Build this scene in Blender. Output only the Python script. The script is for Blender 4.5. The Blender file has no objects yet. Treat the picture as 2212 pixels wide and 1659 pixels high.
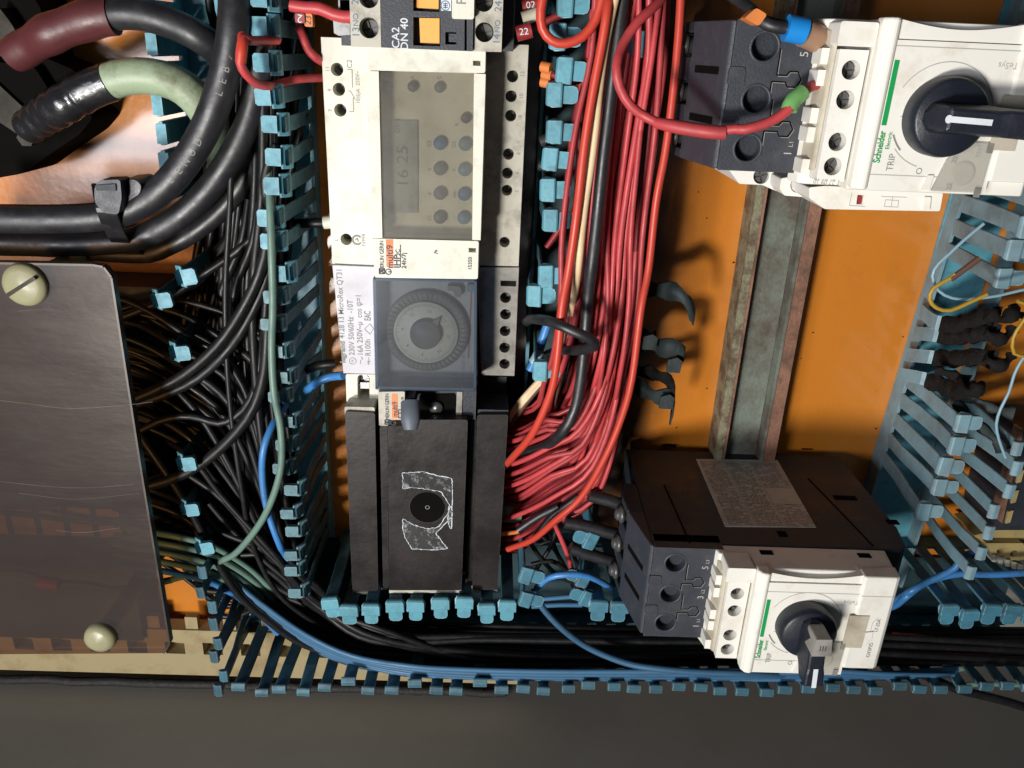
import bpy, math, random
from mathutils import Vector, Matrix
from mathutils.geometry import tessellate_polygon
random.seed(7)
S = bpy.context.scene
COL = S.collection
# ------------------------------------------------------------------ camera
FPX = 1745.74                       # focal length in pixels of a 2212 px wide picture
HC = 425.0                          # camera height over the back plate, mm
RX = Vector((0.99912316, -0.03601727, -0.02134623))
RY = Vector((0.0414621, 0.92198027, 0.38501076))
RZ = Vector((0.00581376, -0.38555822, 0.92266519))
cam = bpy.data.cameras.new('camera'); cam.sensor_width = 36; cam.lens = 36 * FPX / 2212
cam.clip_start = 0.01; cam.clip_end = 20
co = bpy.data.objects.new('camera', cam); COL.objects.link(co)
co.matrix_world = Matrix(((RX[0], RX[1], RX[2], 0), (RY[0], RY[1], RY[2], 0), (RZ[0], RZ[1], RZ[2], HC / 1000), (0, 0, 0, 1)))
S.camera = co
S.render.resolution_x = 1024; S.render.resolution_y = 768
S.view_settings.view_transform = 'Standard'; S.view_settings.look = 'None'
S.view_settings.exposure = 0.0; S.view_settings.gamma = 1
# ------------------------------------------------------------------ light
w = bpy.data.worlds.new('World'); S.world = w; w.use_nodes = True
w.node_tree.nodes['Background'].inputs[0].default_value = (0.72, 0.86, 1.0, 1)
w.node_tree.nodes['Background'].inputs[1].default_value = 0.035
def area(name, loc, target, size, watts, color, spread=180):
    l = bpy.data.lights.new(name, 'AREA'); l.shape = 'DISK'; l.size = size; l.energy = watts; l.color = color; l.spread = math.radians(spread)
    o = bpy.data.objects.new(name, l); COL.objects.link(o); o.location = loc
    o.rotation_euler = (Vector(target) - Vector(loc)).to_track_quat('-Z', 'Y').to_euler()
area('key_lamp', (-0.36, -0.335, 0.92), (0.10, 0.12, 0), 0.14, 4.8, (1.0, 0.965, 0.90), 120)
area('side_lamp', (-0.60, -0.10, 0.95), (0, -0.12, 0), 0.26, 4.35, (0.93, 0.93, 1.0))

def at(px, py, z):
    "point of the plane at height z (mm) seen at this place of the picture (2212 px wide)"
    x, y = px - 1106, 829.5 - py
    d = (RX[0]*x + RX[1]*y - RX[2]*FPX, RY[0]*x + RY[1]*y - RY[2]*FPX, RZ[0]*x + RZ[1]*y - RZ[2]*FPX)
    t = (z - HC) / d[2]
    return Vector((d[0]*t, d[1]*t, z))
def at_y(px, py, Y):
    x, y = px - 1106, 829.5 - py
    d = (RX[0]*x + RX[1]*y - RX[2]*FPX, RY[0]*x + RY[1]*y - RY[2]*FPX, RZ[0]*x + RZ[1]*y - RZ[2]*FPX)
    t = Y / d[1]
    return Vector((d[0]*t, Y, HC + d[2]*t))
REG = {'a': (0, 0), 'b': (548.6, 0), 'c': (1097.2, 0), 'd': (1608.5, 0), 'e': (0, 548.6), 'f': (548.6, 548.6), 'g': (1097.2, 548.6),
       'h': (1608.5, 548.6), 'i': (0, 1055.5), 'j': (548.6, 1055.5), 'k': (1097.2, 1055.5), 'l': (1608.5, 1055.5)}
def c(r, x, y): return (REG[r][0] + x*0.36377, REG[r][1] + y*0.36377)
# ------------------------------------------------------------------ materials
def mat(name, col, rough=0.5, metal=0.0, stretch=None, dirt=0.25, dirt_col=(0.05, 0.035, 0.02), dscale=60, bump=0.0, bscale=600, var=0.0, spec=0.5, trans=0.0, tint=(1, 1, 1), d0=0.5, d1=0.75):
    m = bpy.data.materials.new(name); m.use_nodes = True
    nt = m.node_tree; N = nt.nodes; L = nt.links
    b = N['Principled BSDF']; out = N['Material Output']
    b.inputs['Roughness'].default_value = rough; b.inputs['Metallic'].default_value = metal
    b.inputs['Specular IOR Level'].default_value = spec
    tc = N.new('ShaderNodeTexCoord'); oi = N.new('ShaderNodeObjectInfo')
    vm = N.new('ShaderNodeVectorMath'); vm.operation = 'ADD'
    sc = N.new('ShaderNodeVectorMath'); sc.operation = 'SCALE'; sc.inputs[3].default_value = 3.0
    cx = N.new('ShaderNodeCombineXYZ')
    for i in range(3): L.new(oi.outputs['Random'], cx.inputs[i])
    L.new(cx.outputs[0], sc.inputs[0]); L.new(tc.outputs['Object'], vm.inputs[0]); L.new(sc.outputs[0], vm.inputs[1])
    if stretch:
        st = N.new('ShaderNodeVectorMath'); st.operation = 'MULTIPLY'; st.inputs[1].default_value = stretch; L.new(vm.outputs[0], st.inputs[0]); vm = st
    n = N.new('ShaderNodeTexNoise'); n.inputs['Scale'].default_value = dscale; n.inputs['Detail'].default_value = 8; n.inputs['Roughness'].default_value = 0.68
    L.new(vm.outputs[0], n.inputs['Vector'])
    r = N.new('ShaderNodeMapRange'); r.inputs[1].default_value = d0; r.inputs[2].default_value = d1; r.inputs[3].default_value = 0; r.inputs[4].default_value = dirt
    L.new(n.outputs['Fac'], r.inputs[0])
    mx = N.new('ShaderNodeMix'); mx.data_type = 'RGBA'
    mx.inputs[6].default_value = (*col, 1); mx.inputs[7].default_value = (*dirt_col, 1)
    L.new(r.outputs[0], mx.inputs[0])
    src = mx.outputs[2]
    if var:
        hv = N.new('ShaderNodeHueSaturation')
        mr = N.new('ShaderNodeMapRange'); mr.inputs[3].default_value = 1 - var; mr.inputs[4].default_value = 1 + var
        L.new(oi.outputs['Random'], mr.inputs[0]); L.new(mr.outputs[0], hv.inputs['Value'])
        L.new(src, hv.inputs['Color']); src = hv.outputs[0]
    L.new(src, b.inputs['Base Color'])
    rr = N.new('ShaderNodeMapRange'); rr.inputs[1].default_value = 0.3; rr.inputs[2].default_value = 0.7
    rr.inputs[3].default_value = max(0.05, rough - 0.1); rr.inputs[4].default_value = min(1, rough + 0.14)
    L.new(n.outputs['Fac'], rr.inputs[0]); L.new(rr.outputs[0], b.inputs['Roughness'])
    if bump:
        n2 = N.new('ShaderNodeTexNoise'); n2.inputs['Scale'].default_value = bscale; n2.inputs['Detail'].default_value = 4
        L.new(vm.outputs[0], n2.inputs['Vector'])
        bp = N.new('ShaderNodeBump'); bp.inputs['Strength'].default_value = bump; bp.inputs['Distance'].default_value = 0.0006
        L.new(n2.outputs['Fac'], bp.inputs['Height']); L.new(bp.outputs[0], b.inputs['Normal'])
    if trans:
        t = N.new('ShaderNodeBsdfTransparent'); t.inputs[0].default_value = (*tint, 1)
        ms = N.new('ShaderNodeMixShader'); ms.inputs[0].default_value = trans
        L.new(b.outputs[0], ms.inputs[1]); L.new(t.outputs[0], ms.inputs[2]); L.new(ms.outputs[0], out.inputs[0])
    return m
SOOT = (0.02, 0.017, 0.015)
M = dict(
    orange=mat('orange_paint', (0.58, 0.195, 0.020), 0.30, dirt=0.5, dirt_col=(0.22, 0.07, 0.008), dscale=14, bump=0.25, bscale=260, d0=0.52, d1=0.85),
    wall=mat('grey_paint', (0.35, 0.33, 0.29), 0.7, dirt=0.5, dirt_col=(0.17, 0.145, 0.115), dscale=5, bump=0.04, bscale=900, d0=0.35, d1=0.75),
    beige_metal=mat('beige_paint', (0.34, 0.275, 0.145), 0.6, dirt=0.75, dirt_col=(0.20, 0.11, 0.04), dscale=45, bump=0.2, d0=0.5, d1=0.72),
    blue=mat('blue_duct_plastic', (0.095, 0.31, 0.395), 0.5, dirt=0.6, dirt_col=(0.045, 0.09, 0.10), dscale=150, var=0.12, bump=0.2, d0=0.48, d1=0.75),
    blue_floor=mat('shaded_grimy_duct_plastic', (0.016, 0.045, 0.055), 0.6, dirt=0.6, dirt_col=(0.012, 0.014, 0.015), dscale=90),  # duct floors near black: shade under the wires put into the colour
    blue_dark=mat('shaded_blue_duct_plastic', (0.052, 0.19, 0.27), 0.55, dirt=0.6, dirt_col=(0.025, 0.06, 0.07), dscale=110, var=0.12, d0=0.45, d1=0.7),  # darker copy of the duct blue, shade of the lower ducts in the colour
    blue_dim_dusty=mat('dim_dusty_teal_plastic', (0.10, 0.22, 0.26), 0.55, dirt=0.75, dirt_col=(0.05, 0.075, 0.075), dscale=150, var=0.2, bump=0.2, d0=0.42, d1=0.7),  # lower fingers: dust plus the weaker light down there, both in the colour
    blue_deep=mat('deep_teal_duct_plastic', (0.040, 0.125, 0.175), 0.55, dirt=0.6, dirt_col=(0.03, 0.05, 0.055), dscale=130, var=0.2, d0=0.42, d1=0.7),
    blue_slat=mat('shaded_grimy_slat_plastic', (0.048, 0.15, 0.19), 0.6, dirt=0.7, dirt_col=(0.025, 0.045, 0.05), dscale=110, var=0.2, bump=0.2, d0=0.4, d1=0.7),  # shaded faces of the slats painted darker, grime included
    blue_clean_lit=mat('lit_clean_duct_plastic', (0.17, 0.46, 0.60), 0.35, dirt=0.5, dirt_col=(0.05, 0.11, 0.13), dscale=40, d0=0.55, d1=0.8),  # cleaner, lighter floor blue, standing in for light falling into the duct
    blue_grey=mat('grey_blue_duct_plastic', (0.17, 0.30, 0.36), 0.55, dirt=0.6, dirt_col=(0.13, 0.13, 0.12), dscale=80, var=0.1, d0=0.42, d1=0.7),
    char=mat('charred_plastic', (0.009, 0.008, 0.008), 0.85, dirt=0.6, dirt_col=(0.035, 0.027, 0.024), dscale=200, bump=1.0, bscale=700, spec=0.2),
    char2=mat('sooty_plastic', (0.024, 0.036, 0.038), 0.7, dirt=0.8, dirt_col=(0.015, 0.014, 0.013), dscale=120, bump=0.6, bscale=500),
    black_cable=mat('black_cable_rubber', (0.014, 0.014, 0.017), 0.45, dirt=0.35, dirt_col=(0.045, 0.043, 0.046), dscale=120, bump=0.15, bscale=300, spec=0.7),
    black_wire=mat('black_wire_plastic', (0.009, 0.009, 0.010), 0.44, dirt=0.4, dirt_col=(0.03, 0.027, 0.026), dscale=160, spec=0.4, var=0.3),
    red=mat('red_wire_plastic', (0.50, 0.056, 0.062), 0.48, dirt=0.7, dirt_col=(0.20, 0.018, 0.02), dscale=70, var=0.16, d0=0.42, d1=0.8),
    red_dark=mat('grimy_red_wire_plastic', (0.26, 0.018, 0.022), 0.45, dirt=0.75, dirt_col=(0.06, 0.008, 0.01), dscale=50, var=0.25, d0=0.4, d1=0.7),
    scarlet=mat('scarlet_wire_plastic', (0.52, 0.050, 0.028), 0.44, dirt=0.3, dirt_col=(0.4, 0.03, 0.015), dscale=50, var=0.05),
    maroon=mat('maroon_heat_shrink', (0.095, 0.022, 0.024), 0.45, dirt=0.5, dirt_col=(0.06, 0.015, 0.015), dscale=70, bump=0.5, bscale=130),
    cream_wire=mat('cream_wire_plastic', (0.74, 0.55, 0.33), 0.45, dirt=0.5, dirt_col=(0.35, 0.2, 0.09), dscale=60),
    blue_wire=mat('blue_wire_plastic', (0.055, 0.23, 0.56), 0.42, dirt=0.6, dirt_col=(0.03, 0.07, 0.12), dscale=60, var=0.15),
    blue_wire_dusty=mat('dusty_blue_wire_plastic', (0.05, 0.15, 0.275), 0.5, dirt=0.6, dirt_col=(0.03, 0.055, 0.08), dscale=60, var=0.2),
    teal_wire=mat('grey_green_wire_plastic', (0.14, 0.235, 0.19), 0.45, dirt=0.65, dirt_col=(0.05, 0.10, 0.10), dscale=50, var=0.1),
    green_cable=mat('pale_green_cable_rubber', (0.33, 0.41, 0.27), 0.45, dirt=0.95, dirt_col=(0.085, 0.065, 0.03), dscale=38, bump=0.15, d0=0.5, d1=0.72),
    tape=mat('black_tape', (0.014, 0.014, 0.016), 0.28, dirt=0.3, dirt_col=(0.04, 0.04, 0.045), dscale=120, bump=0.9, bscale=160, spec=0.8),
    cream=mat('cream_plastic', (0.70, 0.69, 0.595), 0.5, dirt=0.6, dirt_col=(0.33, 0.28, 0.2), dscale=75, bump=0.1, bscale=900, d0=0.53, d1=0.8),
    cream_grime_shade=mat('grimy_shaded_cream_plastic', (0.50, 0.475, 0.40), 0.55, dirt=0.7, dirt_col=(0.13, 0.11, 0.09), dscale=90, d0=0.48, d1=0.72),
    white=mat('white_plastic', (0.79, 0.77, 0.71), 0.45, dirt=0.55, dirt_col=(0.46, 0.37, 0.24), dscale=60, d0=0.53, d1=0.78),
    white_grimy=mat('stained_white_plastic', (0.50, 0.455, 0.36), 0.55, dirt=0.6, dirt_col=(0.25, 0.2, 0.13), dscale=70, d0=0.45, d1=0.7),
    lilac=mat('pale_lilac_plastic', (0.57, 0.56, 0.60), 0.5, dirt=0.35, dirt_col=(0.4, 0.38, 0.36), dscale=70, d0=0.55, d1=0.8),
    grey_plastic=mat('stained_grey_plastic', (0.30, 0.285, 0.255), 0.5, dirt=0.7, dirt_col=(0.09, 0.08, 0.07), dscale=90, d0=0.42, d1=0.65),
    black=mat('blue_black_plastic', (0.036, 0.040, 0.052), 0.5, dirt=0.45, dirt_col=(0.085, 0.075, 0.07), dscale=110, bump=0.25, bscale=1200, d0=0.5, d1=0.78),
    black_side=mat('dusty_black_plastic', (0.017, 0.022, 0.031), 0.6, dirt=0.6, dirt_col=(0.045, 0.048, 0.055), dscale=60, bump=0.3, bscale=900, d0=0.5, d1=0.8),
    knob=mat('dark_knob_plastic', (0.012, 0.015, 0.024), 0.42, dirt=0.3, dirt_col=(0.04, 0.04, 0.045), dscale=90, bump=0.15, bscale=1200),
    hole=mat('dark_recess_plastic', (0.006, 0.0055, 0.005), 0.95, dirt=0.05, spec=0.02),
    screw=mat('terminal_screw_steel', (0.30, 0.30, 0.30), 0.35, 0.85, dirt=0.6, dirt_col=(0.06, 0.05, 0.04), dscale=200),
    screw_dark=mat('blackened_screw_steel', (0.11, 0.11, 0.11), 0.42, 0.5, dirt=0.4, dscale=200),
    brass=mat('brass', (0.55, 0.34, 0.10), 0.35, 0.9, dirt=0.5, dirt_col=(0.1, 0.06, 0.02), dscale=200),
    nylon=mat('cream_nylon_screw', (0.31, 0.295, 0.175), 0.4, dirt=0.5, dirt_col=(0.17, 0.15, 0.07), dscale=60, bump=0.2, bscale=300),
    rail=mat('weathered_zinc', (0.21, 0.245, 0.205), 0.5, 0.3, dirt=0.9, dirt_col=(0.10, 0.07, 0.055), dscale=30, bump=0.4, bscale=500, d0=0.42, d1=0.62),
    rust=mat('rusty_zinc', (0.30, 0.15, 0.10), 0.65, 0.15, dirt=0.85, dirt_col=(0.10, 0.055, 0.035), dscale=60, bump=0.7, bscale=600, d0=0.4, d1=0.62),
    lichen=mat('corroded_zinc_edge', (0.23, 0.215, 0.14), 0.7, 0.1, dirt=0.9, dirt_col=(0.10, 0.06, 0.035), dscale=120, bump=0.9, bscale=700, d0=0.42, d1=0.6),
    gasket=mat('gritty_black_rubber', (0.014, 0.013, 0.013), 0.7, dirt=0.7, dirt_col=(0.07, 0.065, 0.055), dscale=170, bump=0.8, bscale=500, d0=0.55, d1=0.72),
    poly=mat('smoked_polycarbonate', (0.056, 0.050, 0.052), 0.27, dirt=0.30, dirt_col=(0.075, 0.055, 0.042), dscale=13, stretch=(0.35, 1, 1), trans=0.54, tint=(0.9, 0.66, 0.42), bump=0.10, bscale=420, d0=0.45, d1=0.7),
    smoke=mat('smoked_window_plastic', (0.15, 0.145, 0.14), 0.3, dirt=0.5, dirt_col=(0.25, 0.23, 0.19), dscale=55, trans=0.71, tint=(0.93, 0.92, 0.87), d0=0.4, d1=0.7),
    smoke_blue=mat('blue_smoked_plastic', (0.072, 0.078, 0.086), 0.3, dirt=0.8, dirt_col=(0.075, 0.07, 0.065), dscale=32, trans=0.75, tint=(0.84, 0.87, 0.90), d0=0.42, d1=0.66),
    blue_edge=mat('blue_edge_plastic', (0.10, 0.22, 0.38), 0.3, dirt=0.5, dirt_col=(0.04, 0.06, 0.09), dscale=60, trans=0.3, tint=(0.5, 0.7, 0.9)),
    clear=mat('clear_plastic', (0.62, 0.60, 0.55), 0.25, dirt=0.2, trans=0.55, tint=(0.9, 0.9, 0.86)),
    brown=mat('brown_smoked_plastic', (0.022, 0.018, 0.018), 0.36, dirt=0.5, dirt_col=(0.045, 0.033, 0.03), dscale=40, trans=0.30, tint=(0.42, 0.30, 0.24), bump=0.12, bscale=400, d0=0.45, d1=0.75),
    brown_edge=mat('brown_edge_plastic', (0.05, 0.037, 0.028), 0.35, dirt=0.4, dirt_col=(0.12, 0.09, 0.05), dscale=60),
    ink=mat('dark_grey_ink', (0.055, 0.055, 0.065), 0.6, dirt=0.2),
    ink_blue=mat('grey_blue_ink', (0.12, 0.19, 0.27), 0.6, dirt=0.2),
    ink_pale=mat('pale_grey_ink', (0.42, 0.41, 0.385), 0.6, dirt=0.2),
    ink_mid=mat('worn_grey_ink', (0.24, 0.235, 0.23), 0.6, dirt=0.2),
    ink_white=mat('white_ink', (0.66, 0.70, 0.74), 0.6, dirt=0.2),
    green_ink=mat('green_ink', (0.004, 0.30, 0.075), 0.5, dirt=0.1),
    orange_ink=mat('orange_ink', (0.80, 0.24, 0.085), 0.55, dirt=0.2),
    amber=mat('amber_plastic', (0.88, 0.42, 0.085), 0.4, dirt=0.3, dirt_col=(0.5, 0.16, 0.02), dscale=50),
    lcd=mat('lcd_glass', (0.20, 0.24, 0.22), 0.3, dirt=0.2, dirt_col=(0.24, 0.27, 0.25)),
    panel=mat('timer_panel_plastic', (0.60, 0.57, 0.48), 0.55, dirt=0.5, dirt_col=(0.42, 0.34, 0.2), dscale=50),
    case_grey=mat('grey_case_plastic', (0.34, 0.34, 0.335), 0.5, dirt=0.5, dirt_col=(0.12,0.115,0.11), dscale=40),
    dial=mat('dial_plastic', (0.66, 0.61, 0.50), 0.5, dirt=0.5, dirt_col=(0.22, 0.2, 0.17), dscale=60),
    dial_grey=mat('grey_dial_plastic', (0.13, 0.13, 0.125), 0.5, dirt=0.4),
    btn_grey=mat('grey_rubber_button', (0.10, 0.105, 0.14), 0.5, dirt=0.3),
    btn_blue=mat('blue_rubber_button', (0.06, 0.16, 0.34), 0.5, dirt=0.3),
    btn_teal=mat('teal_rubber_button', (0.08, 0.17, 0.25), 0.5, dirt=0.3),
    marker_red=mat('red_marker_sleeve', (0.30, 0.028, 0.028), 0.45, dirt=0.4),
    marker_orange=mat('orange_marker_sleeve', (0.66, 0.20, 0.045), 0.5, dirt=0.4, dirt_col=(0.3, 0.09, 0.03)),
    marker_green=mat('green_marker_sleeve', (0.17, 0.42, 0.13), 0.5, dirt=0.4),
    marker_blue=mat('blue_marker_sleeve', (0.012, 0.22, 0.62), 0.35, dirt=0.2),
    marker_black=mat('black_marker_sleeve', (0.03, 0.03, 0.03), 0.5, dirt=0.3),
    peach=mat('clear_peach_sleeve', (0.42, 0.25, 0.16), 0.35, dirt=0.3, trans=0.25, tint=(0.9, 0.7, 0.5)),
    label_paper=mat('grimy_label_paper', (0.50, 0.475, 0.43), 0.5, dirt=0.5, dirt_col=(0.22, 0.19, 0.16), dscale=50),
    lever=mat('slate_plastic', (0.10, 0.12, 0.15), 0.5, dirt=0.4, dirt_col=(0.05, 0.05, 0.055)),
    yellow_wire=mat('yellow_wire_plastic', (0.42, 0.26, 0.03), 0.4, dirt=0.4, dirt_col=(0.25, 0.13, 0.03)),
    pale_wire=mat('pale_blue_wire_plastic', (0.24, 0.40, 0.48), 0.4, dirt=0.5, dirt_col=(0.15, 0.2, 0.23)),
    brown_wire=mat('brown_wire_plastic', (0.12, 0.06, 0.045), 0.5, dirt=0.4),
    copper=mat('bare_copper', (0.40, 0.15, 0.07), 0.4, 0.8, dirt=0.4),
    lug=mat('tarnished_lug_metal', (0.022, 0.017, 0.010), 0.6, 0.3, dirt=0.7, dirt_col=(0.02, 0.02, 0.02), dscale=70, bump=0.5, bscale=200),
    scratch=mat('brown_scratch', (0.13, 0.10, 0.08), 0.6, dirt=0.9, dirt_col=(0.06, 0.05, 0.055), dscale=60, d0=0.4, d1=0.6),
    ochre=mat('ochre_plastic', (0.40, 0.31, 0.13), 0.5, dirt=0.6, dirt_col=(0.12, 0.09, 0.04), dscale=80),
)
def worn_edges(m, col, amt=0.75, rad=0.0006):
    nt = m.node_tree; N = nt.nodes; L = nt.links; b = N['Principled BSDF']
    bv = N.new('ShaderNodeBevel'); bv.samples = 4; bv.inputs['Radius'].default_value = rad
    ge = N.new('ShaderNodeNewGeometry'); dt = N.new('ShaderNodeVectorMath'); dt.operation = 'DOT_PRODUCT'
    L.new(bv.outputs[0], dt.inputs[0]); L.new(ge.outputs['Normal'], dt.inputs[1])
    r = N.new('ShaderNodeMapRange'); r.inputs[1].default_value = 0.985; r.inputs[2].default_value = 0.86; r.inputs[3].default_value = 0; r.inputs[4].default_value = amt; L.new(dt.outputs['Value'], r.inputs[0])
    n = N.new('ShaderNodeTexNoise'); n.inputs['Scale'].default_value = 260; tc = N.new('ShaderNodeTexCoord'); L.new(tc.outputs['Object'], n.inputs['Vector'])
    r2 = N.new('ShaderNodeMapRange'); r2.inputs[1].default_value = 0.35; r2.inputs[2].default_value = 0.6; L.new(n.outputs['Fac'], r2.inputs[0])
    ml = N.new('ShaderNodeMath'); ml.operation = 'MULTIPLY'; L.new(r.outputs[0], ml.inputs[0]); L.new(r2.outputs[0], ml.inputs[1])
    mx = N.new('ShaderNodeMix'); mx.data_type = 'RGBA'; mx.inputs[7].default_value = (*col, 1)
    src = b.inputs['Base Color'].links[0].from_socket
    L.new(src, mx.inputs[6]); L.new(ml.outputs[0], mx.inputs[0]); L.new(mx.outputs[2], b.inputs['Base Color'])
for k_ in ('blue', 'blue_dim_dusty', 'blue_deep', 'blue_grey', 'blue_slat', 'blue_dark'): worn_edges(M[k_], (0.42, 0.56, 0.56))
for k_ in ('black', 'black_side', 'brown'): worn_edges(M[k_], (0.13, 0.13, 0.135), 0.5)
def dark_band(m, x_solid, x_end):
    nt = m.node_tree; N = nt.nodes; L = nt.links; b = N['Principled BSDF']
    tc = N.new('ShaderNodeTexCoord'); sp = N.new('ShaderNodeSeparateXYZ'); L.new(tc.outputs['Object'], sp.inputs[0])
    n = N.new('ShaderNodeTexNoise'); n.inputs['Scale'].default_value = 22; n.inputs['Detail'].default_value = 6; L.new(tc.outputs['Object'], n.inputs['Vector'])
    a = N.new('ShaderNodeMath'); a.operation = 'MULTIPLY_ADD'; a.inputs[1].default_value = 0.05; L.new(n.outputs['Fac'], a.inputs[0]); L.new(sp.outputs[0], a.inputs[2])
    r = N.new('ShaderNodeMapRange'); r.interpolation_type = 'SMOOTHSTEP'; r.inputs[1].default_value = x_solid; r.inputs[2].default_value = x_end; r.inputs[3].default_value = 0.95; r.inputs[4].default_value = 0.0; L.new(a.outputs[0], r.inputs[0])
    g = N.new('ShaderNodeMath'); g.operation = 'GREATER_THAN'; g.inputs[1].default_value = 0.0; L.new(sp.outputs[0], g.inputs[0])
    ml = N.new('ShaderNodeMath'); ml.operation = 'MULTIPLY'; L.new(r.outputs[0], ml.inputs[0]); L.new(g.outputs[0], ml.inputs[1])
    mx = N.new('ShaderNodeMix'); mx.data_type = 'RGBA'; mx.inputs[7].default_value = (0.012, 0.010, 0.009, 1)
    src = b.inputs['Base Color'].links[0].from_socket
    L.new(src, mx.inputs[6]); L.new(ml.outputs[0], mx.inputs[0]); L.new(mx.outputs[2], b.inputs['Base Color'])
dark_band(M['orange'], 0.100, 0.130)  # near-black band from the plate's middle, fading out to the right
def residue_mat():
    m = bpy.data.materials.new('torn_sticker_residue'); m.use_nodes = True
    nt = m.node_tree; N = nt.nodes; L = nt.links; b = N['Principled BSDF']; out = N['Material Output']
    b.inputs['Base Color'].default_value = (0.42, 0.46, 0.47, 1); b.inputs['Roughness'].default_value = 0.35
    tc = N.new('ShaderNodeTexCoord'); n = N.new('ShaderNodeTexNoise'); n.inputs['Scale'].default_value = 210; n.inputs['Detail'].default_value = 9; n.inputs['Roughness'].default_value = 0.75
    L.new(tc.outputs['Object'], n.inputs['Vector'])
    r = N.new('ShaderNodeMapRange'); r.inputs[1].default_value = 0.52; r.inputs[2].default_value = 0.68; r.inputs[3].default_value = 0.05; r.inputs[4].default_value = 0.95
    L.new(n.outputs['Fac'], r.inputs[0])
    t = N.new('ShaderNodeBsdfTransparent'); ms = N.new('ShaderNodeMixShader')
    L.new(r.outputs[0], ms.inputs[0]); L.new(t.outputs[0], ms.inputs[1]); L.new(b.outputs[0], ms.inputs[2]); L.new(ms.outputs[0], out.inputs[0])
    return m
M['residue'] = residue_mat()
for k_, cw, cr in (('orange', 0.6, 0.16), ('tape', 0.2, 0.2)):
    b_ = M[k_].node_tree.nodes['Principled BSDF']; b_.inputs['Coat Weight'].default_value = cw; b_.inputs['Coat Roughness'].default_value = cr
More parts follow.
